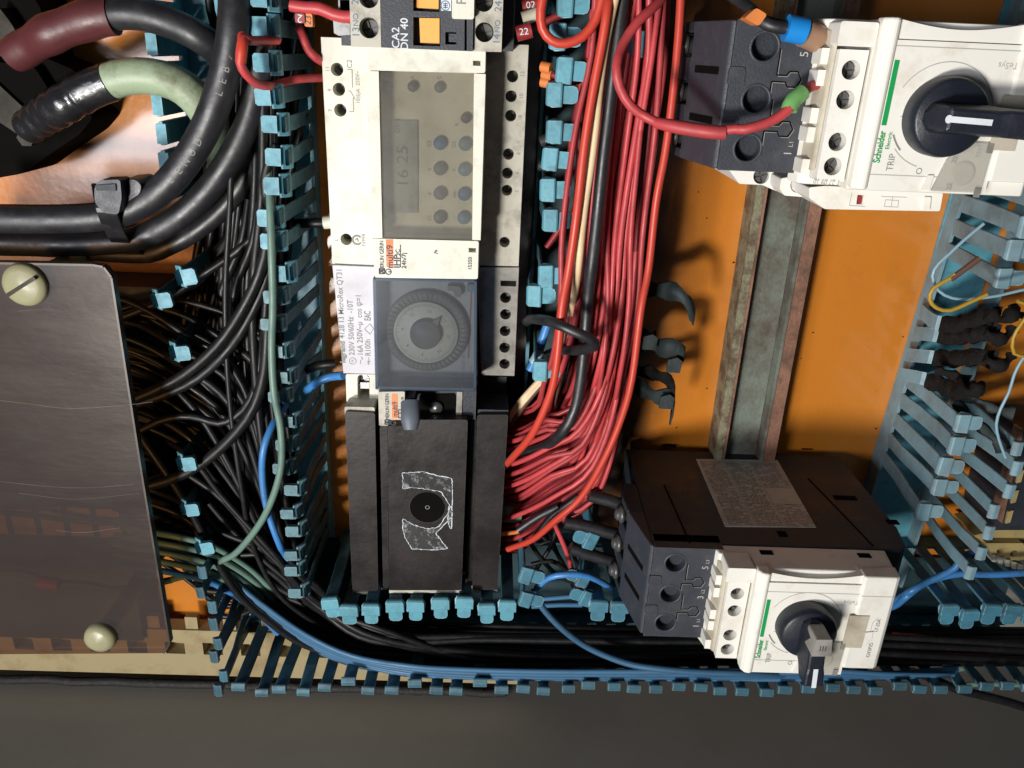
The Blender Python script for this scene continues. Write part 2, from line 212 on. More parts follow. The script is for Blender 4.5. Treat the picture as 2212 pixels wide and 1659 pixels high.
# ------------------------------------------------------------------ mesh helpers (all in mm)
ORG = {}
def tagit(o, label=None, cat=None, group=None, kind=None):
    if label: o['label'] = label
    if cat: o['category'] = cat
    if group: o['group'] = group
    if kind: o['kind'] = kind
    return o
def thing(name, label, cat, loc, group=None):
    o = bpy.data.objects.new(name, None); COL.objects.link(o); o.empty_display_size = 0.01
    o.location = Vector(loc) / 1000; ORG[o.name] = Vector(loc)
    return tagit(o, label, cat, group)
class MB:
    def __init__(s): s.v = []; s.f = []; s.sm = []
    def add(s, vs, fs, smooth=False):
        n = len(s.v); s.v += [Vector(p) for p in vs]
        for f in fs: s.f.append(tuple(i + n for i in f)); s.sm.append(smooth)
        return s
    def prism(s, poly, z0, z1, holes=(), depth=None, taper=None):
        "poly: list of xy, z0 bottom, z1 top; holes: lists of xy; depth: hole depth"
        poly = [Vector((p[0], p[1])) for p in poly]
        ar = sum(poly[i].x*poly[(i+1) % len(poly)].y - poly[(i+1) % len(poly)].x*poly[i].y for i in range(len(poly)))
        if ar < 0: poly.reverse()
        n = len(poly)
        top = [(p.x, p.y, z1) for p in poly]
        if taper:
            cx = sum(p.x for p in poly)/n; cy = sum(p.y for p in poly)/n
            mx = max((p - Vector((cx, cy))).length for p in poly)
            k = 1 - taper/mx
            top = [(cx + (p.x-cx)*k, cy + (p.y-cy)*k, z1) for p in poly]
        bot = [(p.x, p.y, z0) for p in poly]
        s.add(bot + top, [(i, (i+1) % n, n + (i+1) % n, n + i) for i in range(n)] + [tuple(range(n-1, -1, -1))])
        if not holes:
            s.add(top, [tuple(range(n))]); return s
        loops = [[Vector(p) for p in top]]
        for h in holes: loops.append([Vector((q[0], q[1], z1)) for q in h])
        flat = [p for l in loops for p in l]
        tris = tessellate_polygon(loops)
        fs = []
        for t in tris:
            a, b_, c_ = (flat[i] for i in t)
            fs.append(t if (b_ - a).cross(c_ - a).z > 0 else (t[0], t[2], t[1]))
        s.add(flat, fs)
        d = depth if depth else (z1 - z0) * 0.8
        for h in holes:
            h = [Vector((q[0], q[1])) for q in h]; k = len(h)
            up = [(q.x, q.y, z1) for q in h]; dn = [(q.x, q.y, z1 - d) for q in h]
            s.add(up + dn, [(i, k + i, k + (i+1) % k, (i+1) % k) for i in range(k)] + [tuple(k + i for i in range(k))])
        return s
    def box(s, x0, x1, y0, y1, z0, z1): return s.prism([(x0, y0), (x1, y0), (x1, y1), (x0, y1)], z0, z1)
    def obox(s, cen, ax, ay, az, hx, hy, hz):
        cen = Vector(cen); X = Vector(ax).normalized()*hx; Y = Vector(ay).normalized()*hy; Z = Vector(az).normalized()*hz
        v = [cen + X*i + Y*j + Z*k for k in (-1, 1) for j in (-1, 1) for i in (-1, 1)]
        return s.add(v, [(0, 2, 3, 1), (4, 5, 7, 6), (0, 1, 5, 4), (2, 6, 7, 3), (0, 4, 6, 2), (1, 3, 7, 5)])
    def cyl(s, x, y, z0, z1, r, r2=None, n=24, smooth=False):
        r2 = r if r2 is None else r2
        a = [2*math.pi*i/n for i in range(n)]
        s.add([(x + r*math.cos(t), y + r*math.sin(t), z0) for t in a] + [(x + r2*math.cos(t), y + r2*math.sin(t), z1) for t in a],
              [(i, (i+1) % n, n + (i+1) % n, n + i) for i in range(n)], smooth)
        s.add([(x + r2*math.cos(t), y + r2*math.sin(t), z1) for t in a], [tuple(range(n))])
        return s
    def lathe(s, x, y, prof, n=32):
        vs = []; fs = []
        for (r, z) in prof: vs += [(x + r*math.cos(2*math.pi*i/n), y + r*math.sin(2*math.pi*i/n), z) for i in range(n)]
        for k in range(len(prof)-1): fs += [(k*n+i, k*n+(i+1) % n, (k+1)*n+(i+1) % n, (k+1)*n+i) for i in range(n)]
        s.add(vs, fs, True); m = (len(prof)-1)*n
        s.add(vs[m:m+n], [tuple(range(n))]); return s
    def tube(s, pts, r, n=10, radf=None, flat=1.0):
        pts = [Vector(p) for p in pts]
        up = None; vs = []; m = len(pts)
        for i, p in enumerate(pts):
            t = (pts[min(i+1, m-1)] - pts[max(i-1, 0)]).normalized()
            if up is None: up = Vector((0, 0, 1)) if abs(t.z) < 0.9 else Vector((1, 0, 0))
            b_ = t.cross(up).normalized(); up = b_.cross(t).normalized()
            rr = r * (radf(i/(m-1)) if radf else 1)
            for k in range(n):
                a = 2*math.pi*k/n
                vs.append(p + (b_*math.cos(a) + up*math.sin(a)*flat)*rr)
        fs = [(i*n+k, i*n+(k+1) % n, (i+1)*n+(k+1) % n, (i+1)*n+k) for i in range(m-1) for k in range(n)]
        s.add(vs, [tuple(reversed(f)) for f in fs], True)
        s.add(vs[:n], [tuple(range(n))]); s.add(vs[-n:], [tuple(range(n-1, -1, -1))])
        return s
    def build(s, name, m, parent=None, bevel=0, label=None, cat=None, group=None, kind=None, origin=None):
        me = bpy.data.meshes.new(name)
        xs = [p.x for p in s.v]; ys = [p.y for p in s.v]; zs = [p.z for p in s.v]
        o0 = Vector(origin) if origin else Vector(((min(xs)+max(xs))/2, (min(ys)+max(ys))/2, min(zs)))
        me.from_pydata([tuple((p - o0)/1000) for p in s.v], [], s.f)
        me.materials.append(M[m] if isinstance(m, str) else m)
        me.polygons.foreach_set('use_smooth', s.sm)
        o = bpy.data.objects.new(name, me); COL.objects.link(o)
        ORG[o.name] = o0
        if parent is not None:
            o.parent = parent; o.location = (o0 - ORG[parent.name])/1000
        else: o.location = o0/1000
        if bevel:
            md = o.modifiers.new('bevel', 'BEVEL'); md.width = bevel/1000; md.segments = 2; md.limit_method = 'ANGLE'; md.angle_limit = math.radians(35)
        me.update()
        return tagit(o, label, cat, group, kind)
def circ(p, r, n=20, e=1.0): return [(p[0] + r*math.cos(2*math.pi*i/n), p[1] + e*r*math.sin(2*math.pi*i/n)) for i in range(n)]
def quad(z, *pp): return [at(p[0], p[1], z).xy for p in pp]
def rnd(poly, r, k=4):
    "round the corners of a polygon"
    poly = [Vector((p[0], p[1])) for p in poly]; out = []; n = len(poly)
    for i in range(n):
        p = poly[i]; a = (poly[i-1]-p); b_ = (poly[(i+1) % n]-p); ra = min(r, a.length*.45, b_.length*.45)
        A = p + a.normalized()*ra; B = p + b_.normalized()*ra
        for j in range(k+1):
            t = j/k; out.append(((1-t)**2*A + 2*t*(1-t)*p + t*t*B))
    return out
def spline(pts, step=4.0):
    P = [Vector(p) for p in pts]
    if len(P) == 2: P = [P[0], (P[0]+P[1])/2, P[1]]
    Q = [2*P[0]-P[1]] + P + [2*P[-1]-P[-2]]; out = []
    for i in range(1, len(Q)-2):
        a, b_, c_, d = Q[i-1], Q[i], Q[i+1], Q[i+2]
        n = max(2, int((c_-b_).length/step))
        for j in range(n):
            t = j/n
            out.append(0.5*((2*b_) + (c_-a)*t + (2*a-5*b_+4*c_-d)*t*t + (3*b_-a-3*c_+d)*t**3))
    out.append(P[-1]); return out
def text_mb(mb, body, p, z, size, rot=90, sx=1.0, bold=0.0, shear=0.0, tf=None):
    cu = bpy.data.curves.new('t', 'FONT'); cu.body = body; cu.size = size; cu.align_x = 'CENTER'; cu.align_y = 'CENTER'; cu.resolution_u = 3; cu.offset = bold; cu.shear = shear
    ob = bpy.data.objects.new('t', cu); me = bpy.data.meshes.new_from_object(ob)
    a = math.radians(rot); ca, sa = math.cos(a), math.sin(a)
    vs = []
    for v in me.vertices:
        x, y = v.co.x*sx, v.co.y
        q = (p[0] + x*ca - y*sa, p[1] + x*sa + y*ca, z)
        vs.append(tf(x, y) if tf else q)
    mb.add(vs, [tuple(f.vertices) for f in me.polygons])
    bpy.data.objects.remove(ob); bpy.data.meshes.remove(me); bpy.data.curves.remove(cu)
def lettering(parent, m, z, items, name='lettering'):
    "items: (text, px, py, size_mm[, rot[, sx[, bold]]])"
    for it in items:
        mb = MB()
        body, px, py, size = it[:4]; rot = it[4] if len(it) > 4 else 90; sx = it[5] if len(it) > 5 else 1.0; bo = it[6] if len(it) > 6 else 0
        text_mb(mb, body, at(px, py, z), z, size, rot, sx, bo)
        o = mb.build(name, m, parent)
    return o
def line_mb(mb, pts, z, wd=0.35):
    pts = [Vector((p[0], p[1])) for p in pts]
    for a, b_ in zip(pts, pts[1:]):
        d = (b_-a); n = Vector((-d.y, d.x)).normalized()*wd/2
        mb.add([(*(a-n), z), (*(b_-n), z), (*(b_+n), z), (*(a+n), z)], [(0, 1, 2, 3)])
def lines(parent, m, z, polys, wd=0.35, name='printed_lines'):
    for pl in polys:
        mb = MB(); line_mb(mb, [at(p[0], p[1], z).xy for p in pl], z, wd); o = mb.build(name, m, parent)
    return o
def screw(parent, p, z, r, m='screw', name='screw', cross=True, ang=0.3):
    mb = MB(); mb.cyl(p[0], p[1], z-2, z-0.9, r, n=20)
    g = r*0.13
    if cross:
        for q in range(4):
            a0 = ang + q*math.pi/2; pts = []
            u = Vector((math.cos(a0), math.sin(a0))); v = Vector((-u.y, u.x)); c0 = Vector((p[0], p[1])) + (u+v)*g
            pts.append(c0)
            for k in range(6):
                t = a0 + (0.13 + 0.87*k/5)*math.pi/2 - 0.07
                pts.append(Vector((p[0], p[1])) + Vector((math.cos(t), math.sin(t)))*r*0.97)
            mb.prism(pts, z-0.9, z)
    else:
        for sgn in (0, 1):
            pts = []
            for k in range(9):
                t = ang + sgn*math.pi + 0.16 + (math.pi-0.32)*k/8
                pts.append((p[0]+r*.97*math.cos(t), p[1]+r*.97*math.sin(t)))
            mb.prism(pts, z-0.9, z)
    return mb.build(name, m, parent, 0.12)
def wire(pts, r, m, label, group=None, cat='wire', name='wire', n=10, world=False, radf=None, step=4.0, parent=None, flat=1.0, ymin=None):
    P = [Vector(p) for p in pts] if world else [at(*p) for p in pts]
    if ymin is not None:
        for p in P: p.y = max(p.y, ymin + 0.033*(p.x+85) + 1.2 + r)
    mb = MB().tube(spline(P, step), r, n, radf, flat)
    return mb.build(name, m, parent, 0, label if parent is None or label else None, cat if parent is None else None, group)
def cz(r, z, *pp):
    "crop points with one height, or own height as third value"
    out = []
    for p in pp:
        q = c(r, p[0], p[1]); out.append((q[0], q[1], p[2] if len(p) > 2 else z))
    return out
# ================================================================== SETTING
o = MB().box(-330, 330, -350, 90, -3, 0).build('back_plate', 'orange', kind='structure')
o = MB().box(-420, 420, -395, 95, -60, -55).build('cabinet_back', 'wall', kind='structure')
mb = MB(); mb.box(-420, 420, -397, -392.5, -60, 112); mb.build('cabinet_side_wall', 'wall', kind='structure')
# slotted beige profile along the lower edge
pr = thing('slotted_profile', 'beige slotted metal strip along the lower edge of the cabinet, brown grime in its slots', 'metal profile', (0, -370, -2))
sl = []
pa, pb = at(760, 1398, 18), at(760, 1423, 18); pe, pt = at(760, 1468, 18), at(760, 1372, 18); x0_ = at(763, 1410, 18).x
for i in range(-12, 19):
    X = x0_ + i*23.6; sl.append([(X, pb.y), (X+12.2, pb.y), (X+12.2, pa.y), (X, pa.y)])
sl = [h for h in sl if h[1][0] < 22]
MB().prism([(-400, pe.y), (24, pe.y), (24, pt.y), (-400, pt.y)], 7.5, 18, sl, 9.8).build('strip', 'beige_metal', pr, 0.3)
for i in range(-12, 4):
    X = x0_ + i*23.6 - 9.6; MB().box(X, X+7.6, pt.y+.1, pt.y+9.0, 12.5, 16.6).build('tooth', 'beige_metal', pr, 0.3)
pts = [(-350 + 14*i, -389.6 + 0.5*math.sin(i*1.7), 15.5 + 0.5*math.sin(i*2.3)) for i in range(27)]
MB().tube(pts, 2.9, 10).build('rubber_gasket', 'gasket', None, 0, 'gritty black rubber seal running between the beige strip and the grey cabinet wall', 'seal')

# specks, a few screws' worth of dirt and flakes lying on the orange plate
mb = MB(); random.seed(5)
spots = [c('g', 1180, 797), c('h', 405, 465), c('h', 940, 490), c('h', 780, 1035), c('c', 1180, 1295), c('c', 1130, 1140), c('g', 1000, 1030), c('g', 1340, 50), c('h', 335, 620), c('h', 1575, 775), c('e', 1130, 920)]
spots += [(random.uniform(1470, 1900), random.uniform(470, 900)) for _ in range(26)] + [(random.uniform(110, 350), random.uniform(130, 380)) for _ in range(12)]
for i, s_ in enumerate(spots):
    p = at(s_[0], s_[1], 0); r_ = random.uniform(.3, .6) if i < 11 else random.uniform(.08, .2)
    mb.prism([(p.x + r_*random.uniform(.5, 1.2)*math.cos(a*math.pi/3), p.y + r_*random.uniform(.4, 1.0)*math.sin(a*math.pi/3)) for a in range(6)], 0.02, .25 + r_*.4)
mb.build('dirt_flakes', 'hole', None, 0, 'small dark flakes of dirt scattered on the orange back plate', 'dirt', kind='stuff')
# ================================================================== WIRE DUCTS
def grime(me, nsl, m):
    'slats darker than the clips, their shade and grime put into the colour'
    if m not in ('blue', 'blue_dim_dusty'): return
    me.materials.append(M['blue_slat'])
    for i in range(nsl): me.polygons[i].material_index = 1
def strip_mesh(name, prof, half, m, headw=5.1, plain=False, tabw=0):
    "finger: slat, T head and rounded tab; local x points into the duct, z up from the base strip"
    mb = MB()
    n = len(prof)
    vs = []
    for (u, z) in prof:
        for t in (-0.75, 0.75):
            for v in (-half, half): vs.append((u + t, v, z))
    fs = []
    for i in range(n-1):
        a = i*4; b_ = a+4
        fs += [(a, b_, b_+1, a+1), (a+2, a+3, b_+3, b_+2), (a, a+2, b_+2, b_), (a+1, b_+1, b_+3, a+3)]
    mb.add(vs, fs)
    u0, z0 = prof[-1]; nsl = len(mb.f)
    if plain:
        hp = [(-1.4, -2.6), (-1.6, 0.4), (1.2, 0.8), (3.4, -0.4), (3.4, -1.8), (0.9, -2.4)]; k = len(hp)
        mb.add([(u0+u, -half-.5, z0+z) for u, z in hp] + [(u0+u, half+.5, z0+z) for u, z in hp], [(i, (i+1) % k, k+(i+1) % k, k+i) for i in range(k)] + [tuple(range(k-1, -1, -1)), tuple(range(k, 2*k))])
        me = bpy.data.meshes.new(name); me.from_pydata([tuple(p/1000) for p in mb.v], [], mb.f); me.materials.append(M[m]); me.update()
        return me
    if tabw:
        hp = [(-1.6, -6.0), (-1.3, -4.2), (2.2, -0.6), (2.8, -0.8), (2.8, -2.6), (0.9, -5.0)]; k = len(hp); hw = tabw + 1.4
        mb.add([(u0+u, -hw, z0+z) for u, z in hp] + [(u0+u, hw, z0+z) for u, z in hp], [(i, (i+1) % k, k+(i+1) % k, k+i) for i in range(k)] + [tuple(range(k-1, -1, -1)), tuple(range(k, 2*k))])
        tb = [(2.4, -tabw), (8.0, -tabw), (8.9, -tabw*.75), (8.9, tabw*.75), (8.0, tabw), (2.4, tabw)]
        mb.prism([(u0+a, b_) for a, b_ in tb], z0-1.6, z0+1.0)
        me = bpy.data.meshes.new(name); me.from_pydata([tuple(p/1000) for p in mb.v], [], mb.f); me.materials.append(M[m]); grime(me, nsl, m); me.update()
        return me
    # head: a wide plate with a sloped lip towards the slat
    hw = headw
    hp = [(-1.6, -3.4), (-1.9, -1.2), (-0.9, 0.2), (4.6, 0.6), (5.2, -0.2), (5.2, -2.4), (0.9, -2.9)]
    for sgn in (0,):
        vs = [(u0+u, -hw + (0.9 if k in (0, 1) else 0), z0+z) for k, (u, z) in enumerate(hp)] + [(u0+u, hw - (0.9 if k in (0, 1) else 0), z0+z) for k, (u, z) in enumerate(hp)]
        k = len(hp)
        mb.add(vs, [(i, (i+1) % k, k+(i+1) % k, k+i) for i in range(k)] + [tuple(range(k-1, -1, -1)), tuple(range(k, 2*k))])
    tb = [(5.0, -3.7), (9.4, -3.7), (10.9, -3.1), (11.5, -1.5), (11.5, 1.5), (10.9, 3.1), (9.4, 3.7), (5.0, 3.7)]
    mb.prism([(u0+a, b_) for a, b_ in tb], z0-3.6, z0-1.2)
    me = bpy.data.meshes.new(name)
    me.from_pydata([tuple(p/1000) for p in mb.v], [], mb.f); me.materials.append(M[m]); grime(me, nsl, m); me.update()
    return me
def mk_variants(m, half=3.5, plain=False, tabw=0):
    out = []
    for k in range(5):
        b_ = [0, 0.9, -0.8, 1.6, 0.4][k]; t = [0, -0.4, 0.6, 0.9, -1.0][k]
        out.append(strip_mesh('finger', [(0, 0), (b_, 20), (b_*0.6+t, 40), (t*0.3, 60)], half, m, plain=plain, tabw=tabw))
    return out
FV = mk_variants('blue'); FVD = mk_variants('blue_dark'); FVG = mk_variants('blue_grey', 4.2); FVP = mk_variants('blue_deep', 3.4, True); FVA = mk_variants('blue', 3.3, tabw=3.6); FVAD = mk_variants('blue_dim_dusty', 3.0, tabw=2.9); FVGP = mk_variants('blue_grey', 3.5, True)
def bevfinger(o):
    md = o.modifiers.new('bevel', 'BEVEL'); md.width = 0.0004; md.segments = 1; md.limit_method = 'ANGLE'
def finger(parent, variants, x, y, rot, k=None, tilt=0.0, scale=1.0, twist=0.0, z=11.0):
    o = bpy.data.objects.new('finger', variants[k if k is not None else random.randrange(len(variants))])
    COL.objects.link(o); o.parent = parent
    o.location = (Vector((x, y, z)) - ORG[parent.name])/1000
    o.rotation_euler = (twist + random.uniform(-.025, .025), tilt + random.uniform(-.05, .05), math.radians(rot) + random.uniform(-.05, .05)); o.scale = (1, random.uniform(.94, 1.04), scale)
    bevfinger(o)
    return o
def lerp(a, b_, t): return a + (b_-a)*t
# duct A (left, upright)
dA = thing('wire_duct', 'light blue slotted duct holding the black cables left of the timers', 'cable duct', (-122, -150, 0))
MB().box(-156, -95, -345, 80, 0.2, 2.0).build('channel_floor', 'blue_clean_lit', dA)
MB().prism([(-94.2, 80), (-92.6, 80), (-95.4, -276), (-97.0, -276)], 0.3, 11.6).build('side_strip', 'blue', dA)
for i in range(27):
    y = 14.5 - 12.45*i + 12.45*2
    if y < -277: break
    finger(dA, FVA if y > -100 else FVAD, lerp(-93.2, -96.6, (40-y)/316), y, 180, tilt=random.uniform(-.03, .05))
# its left wall: low stub in the upper part, single clips, whole again at the foot
MB().prism([(-155.2, 80), (-153.6, 80), (-152.4, -342), (-154.0, -342)], 0.3, 11.6).build('side_strip', 'blue', dA)
for i in range(9):
    y = 32 - 12.45*i
    m_ = MB(); hh = 45 + random.uniform(-1.5, 1)
    m_.box(-155.0, -153.2, y-5.2, y+5.2, 11.8, hh); m_.box(-156.4, -151.8, y-4.6, y+4.2, hh-3.2, hh+0.3)
    m_.build('cut_finger', 'blue', dA, 0.4)
for (px, py, kx) in ((388, 596, 3), (344, 645, 1), (359, 760, 0), (392, 1006, 1), (407, 1106, 2), (420, 1190, 3)):
    p = at(px-10, py, 71); finger(dA, FVA, p.x, p.y, 8, k=kx % 5, tilt=0.02)
for i in range(8):
    finger(dA, FVP, -149.6 + .2*i, -262 - 11.3*i, 184, tilt=-0.01)
# duct B (between the timers and the right hand breakers)
dB = thing('wire_duct', 'light blue slotted duct packed with red wires right of the timers, one side burnt', 'cable duct', (40, -140, 0))
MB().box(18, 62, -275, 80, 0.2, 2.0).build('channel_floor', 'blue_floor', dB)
MB().prism([(18.0, 80), (19.6, 80), (17.2, -270), (15.6, -270)], 0.3, 11.6).build('side_strip', 'blue', dB)
MB().prism([(61.0, 80), (62.6, 80), (60.6, -270), (59.0, -270)], 0.3, 11.6).build('side_strip', 'char2', dB)
for (px, py) in ((1222, -60), (1221, 0), (1222, 72), (1222, 143), (1218, 212), (1207, 287), (1205, 349), (1197, 413), (1191, 480), (1181, 595), (1168, 645), (1178, 800)):
    p = at(px-14, py, 71); finger(dB, FV, p.x, p.y, 0, tilt=random.uniform(-.03, .03))
for (px, py) in ((1400, 88),): p = at(px-8, py, 66); finger(dB, FV, p.x, p.y, 180, k=0, scale=.9)
for (px, py, kk) in ((1135, 1243, 2), (1133, 1292, 0)):
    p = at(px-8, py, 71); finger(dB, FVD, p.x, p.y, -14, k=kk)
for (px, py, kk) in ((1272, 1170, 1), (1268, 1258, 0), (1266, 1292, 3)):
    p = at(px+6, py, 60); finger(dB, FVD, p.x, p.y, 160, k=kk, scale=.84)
# melted fingers bending out of its right side
def melted(parent, pts, w0, m, name='melted_finger', th=0.9):
    P = spline([at(*p) for p in pts], 3.0); mb = MB(); vs = []; n = len(P)
    for i, p in enumerate(P):
        wv = w0*(1 - 0.25*math.sin(i*1.1))
        j = random.uniform(-.25, .25)
        for a in ((-th, -wv), (th, -wv), (th, wv), (-th, wv)): vs.append(p + Vector((a[0]*.3+j, a[1]+j, a[0])))
    fs = [(i*4+k, i*4+(k+1) % 4, (i+1)*4+(k+1) % 4, (i+1)*4+k) for i in range(n-1) for k in range(4)]
    mb.add(vs, fs, True); mb.add(vs[:4], [(3, 2, 1, 0)]); mb.add(vs[-4:], [(0, 1, 2, 3)])
    return mb.build(name, m, parent)
melted(dB, cz('g', 30, (700, 190, 14), (900, 215, 34), (990, 225, 44), (1050, 265, 47), (1085, 320, 44), (1105, 385, 38)), 4.0, 'char2')
melted(dB, cz('g', 30, (690, 470, 14), (830, 500, 32), (900, 555, 42), (1010, 555, 46), (1045, 590, 44), (1000, 650, 40)), 4.0, 'char2')
melted(dB, cz('g', 30, (680, 560, 14), (800, 545, 30), (870, 500, 36)), 3.4, 'char2')
melted(dB, cz('g', 30, (690, 760, 14), (800, 800, 30), (880, 850, 40), (950, 855, 45), (985, 880, 44), (970, 960, 38)), 4.2, 'char2')
melted(dB, cz('g', 30, (760, 690, 16), (880, 715, 32), (960, 760, 44), (985, 820, 46), (985, 870, 46)), 3.4, 'char')
for q in ((840, 515, 44), (985, 652, 47), (940, 868, 47)):
    mb = MB(); p = at(*c('g', q[0], q[1]), q[2]); mb.prism([(p.x-3.6, p.y-4), (p.x+3.2, p.y-4.2), (p.x+3.8, p.y+2), (p.x+1, p.y+4), (p.x-3.4, p.y+2.6)], p.z, p.z+2)
    mb.build('finger_tab', 'char2', dB, 0.3)
# duct C (right, upright, charred)
dC = thing('wire_duct', 'blue slotted duct at the right with charred and melted fingers, yellow wire hanging in it', 'cable duct', (245, -130, 0))
MB().prism([(237.5, 80), (268, 80), (258, -270), (226, -270)], 0.2, 2.0).build('channel_floor', 'blue', dC)
def cxl(y): return lerp(234.5, 225.5, (-60-y)/165)
def cxr(y): return cxl(y) + 35.5
for (fx, nm) in ((cxl, 'side_strip'), (cxr, 'side_strip')):
    MB().prism([(fx(80)-.8, 80), (fx(80)+.8, 80), (fx(-300)+.8, -300), (fx(-300)-.8, -300)], 0.3, 11.8).build(nm, 'blue_grey', dC)
for i in range(23):
    y = 58 - 12.2*i
    if -100 > y > -152: continue
    finger(dC, FVG, cxl(y), y, 0, tilt=-0.05 + random.uniform(-.03, .03), scale=.97)
for i in range(26):
    y = 58 - 12.2*i
    if -92 > y > -190:
        melted(dC, [], 0, 'char') if False else None
        if -170 > y:
            o = finger(dC, FVGP, cxr(y), y, 180, tilt=0.02, scale=.97, twist=0.0)
        continue
    if y > -92 or y < -190: finger(dC, FVGP, cxr(y), y, 180, tilt=random.uniform(-.03, .05), scale=.97)
ch = [((1050, 335), (1130, 400), (1250, 420), (1400, 375), (1560, 370)), ((1010, 470), (1110, 480), (1250, 490), (1400, 470), (1545, 485)),
      ((970, 600), (1080, 610), (1220, 620), (1380, 610), (1540, 640)), ((930, 715), (1060, 740), (1200, 790), (1290, 815), (1370, 800))]
for pp in ch:
    ws = [at(*c('h', a, b_), z) for (a, b_), z in zip(pp, (12, 30, 46, 60, 68))]
    def seg(i0, i1, m, w0, nm):
        P = spline(ws, 3.0); n = len(P); P = P[int(i0*n):max(int(i0*n)+2, int(i1*n))]
        mb = MB(); vs = []
        for i, p in enumerate(P):
            wv = w0*(1 + (0.16*math.sin(i*2.1+len(nm)) if 'char' in m else 0)); jz = random.uniform(-.5, .5) if 'char' in m else 0
            for a in ((0.8, -wv), (0.8, wv), (-0.8, wv), (-0.8, -wv)): vs.append(p + Vector((a[0]+jz, a[1]+jz, abs(jz)+a[0]*.6)))
        k = len(P)
        mb.add(vs, [(i*4+q, i*4+(q+1) % 4, (i+1)*4+(q+1) % 4, (i+1)*4+q) for i in range(k-1) for q in range(4)], 'char' in m)
        mb.add(vs[:4], [(3, 2, 1, 0)]); mb.add(vs[-4:], [(0, 1, 2, 3)]); mb.build(nm, m, dC)
    seg(0, .42, 'blue_grey', 3.6, 'melted_finger'); seg(.40, .95, 'char', 4.3, 'charred_finger_tip')
    p = ws[-1]
    mb = MB(); mb.tube(spline([p + Vector((-9, 1, -1)), p + Vector((-3, -1.5, 1)), p + Vector((1.5, .5, 0)), p + Vector((4, 2.5, -2))], 1.5), 3.6, 9, lambda t: 0.75 + .35*math.sin(t*9+p.y))
    mb.build('charred_blob', 'char', dC)
for pp in (((1130, 690), (1240, 720), (1330, 760)), ((1290, 840), (1400, 880), (1480, 920), (1600, 945)), ((1250, 880), (1350, 980), (1500, 1110), (1540, 1170)), ((1590, 300), (1620, 350), (1659, 370), (1720, 400))):
    ws = [at(*c('h', a, b_), 52 + 4*i) for i, (a, b_) in enumerate(pp)]
    mb = MB().tube(spline(ws, 2.0), 3.2, 6, lambda t: 0.7 + .25*math.sin(t*14) + .3*(t > .8), .45); mb.build('melted_finger', 'char2' if pp[0][0] in (1290, 1250) else 'char', dC)
# duct D (bottom, horizontal)
dD = thing('wire_duct', 'blue slotted duct lying along the bottom, black and blue wires in it', 'cable duct', (60, -313, 0))
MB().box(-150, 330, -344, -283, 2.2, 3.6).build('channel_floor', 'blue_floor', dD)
def dyt(x): return -279.5 + (x+85)*0.026
def dyb(x): return -339.2 + (x+85)*0.033
MB().prism([(-90, dyt(-90)-.8), (330, dyt(330)-.8), (330, dyt(330)+.8), (-90, dyt(-90)+.8)], 0.3, 11.8).build('side_strip', 'blue_dark', dD)
MB().prism([(-150, dyb(-150)-.8), (330, dyb(330)-.8), (330, dyb(330)+.8), (-150, dyb(-150)+.8)], 0.4, 11.8).build('side_strip', 'blue_dark', dD)
tops = []
for px in (710, 755, 798, 848, 899, 949, 998, 1046, 1093, 1292, 1338, 1385, 2050, 2097, 2142, 2187, 2232, 2280): tops.append((px, 1338))
for i, (px, py) in enumerate(tops):
    p = at(px, py - 12, 71)
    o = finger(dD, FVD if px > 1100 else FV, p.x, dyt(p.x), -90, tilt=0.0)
    if px == 710: o.location.y += .004; o.rotation_euler.z += .12
for i in range(38):
    x = -139 + 12.45*i
    finger(dD, FVP, x, dyb(x), 90, k=i % 5, tilt=random.uniform(-.02, .04), scale=.985)

# ================================================================== DIN RAIL
dr = thing('mounting_rail', 'weathered grey and rust mounting rail between the two rotary breakers', 'metal rail', (141, -80, 0))
y0, y1 = 70, -270
MB().box(126.0, 130.4, y1, y0, 17.2, 19).build('left_flange', 'lichen', dr, 0.3)
MB().prism([(130.6, y1), (132.0, y1), (132.0, y0), (130.6, y0)], 9.2, 18.6).build('inner_wall', 'rust', dr)
MB().box(132.2, 152.0, y1, y0, 8.4, 10).build('channel_floor', 'rail', dr)
MB().prism([(152.2, y1), (153.8, y1), (153.8, y0), (152.2, y0)], 9.2, 18.6).build('inner_wall', 'rail', dr)
MB().box(154.0, 160.4, y1, y0, 17.2, 19).build('right_flange', 'rust', dr, 0.3)
for x in (128.0, 141, 157): MB().box(x-1.2, x+1.2, y1, y0, 0.2, 8.2 if x == 141 else 17).build('rail_foot', 'lichen' if x == 128.0 else 'rust', dr)
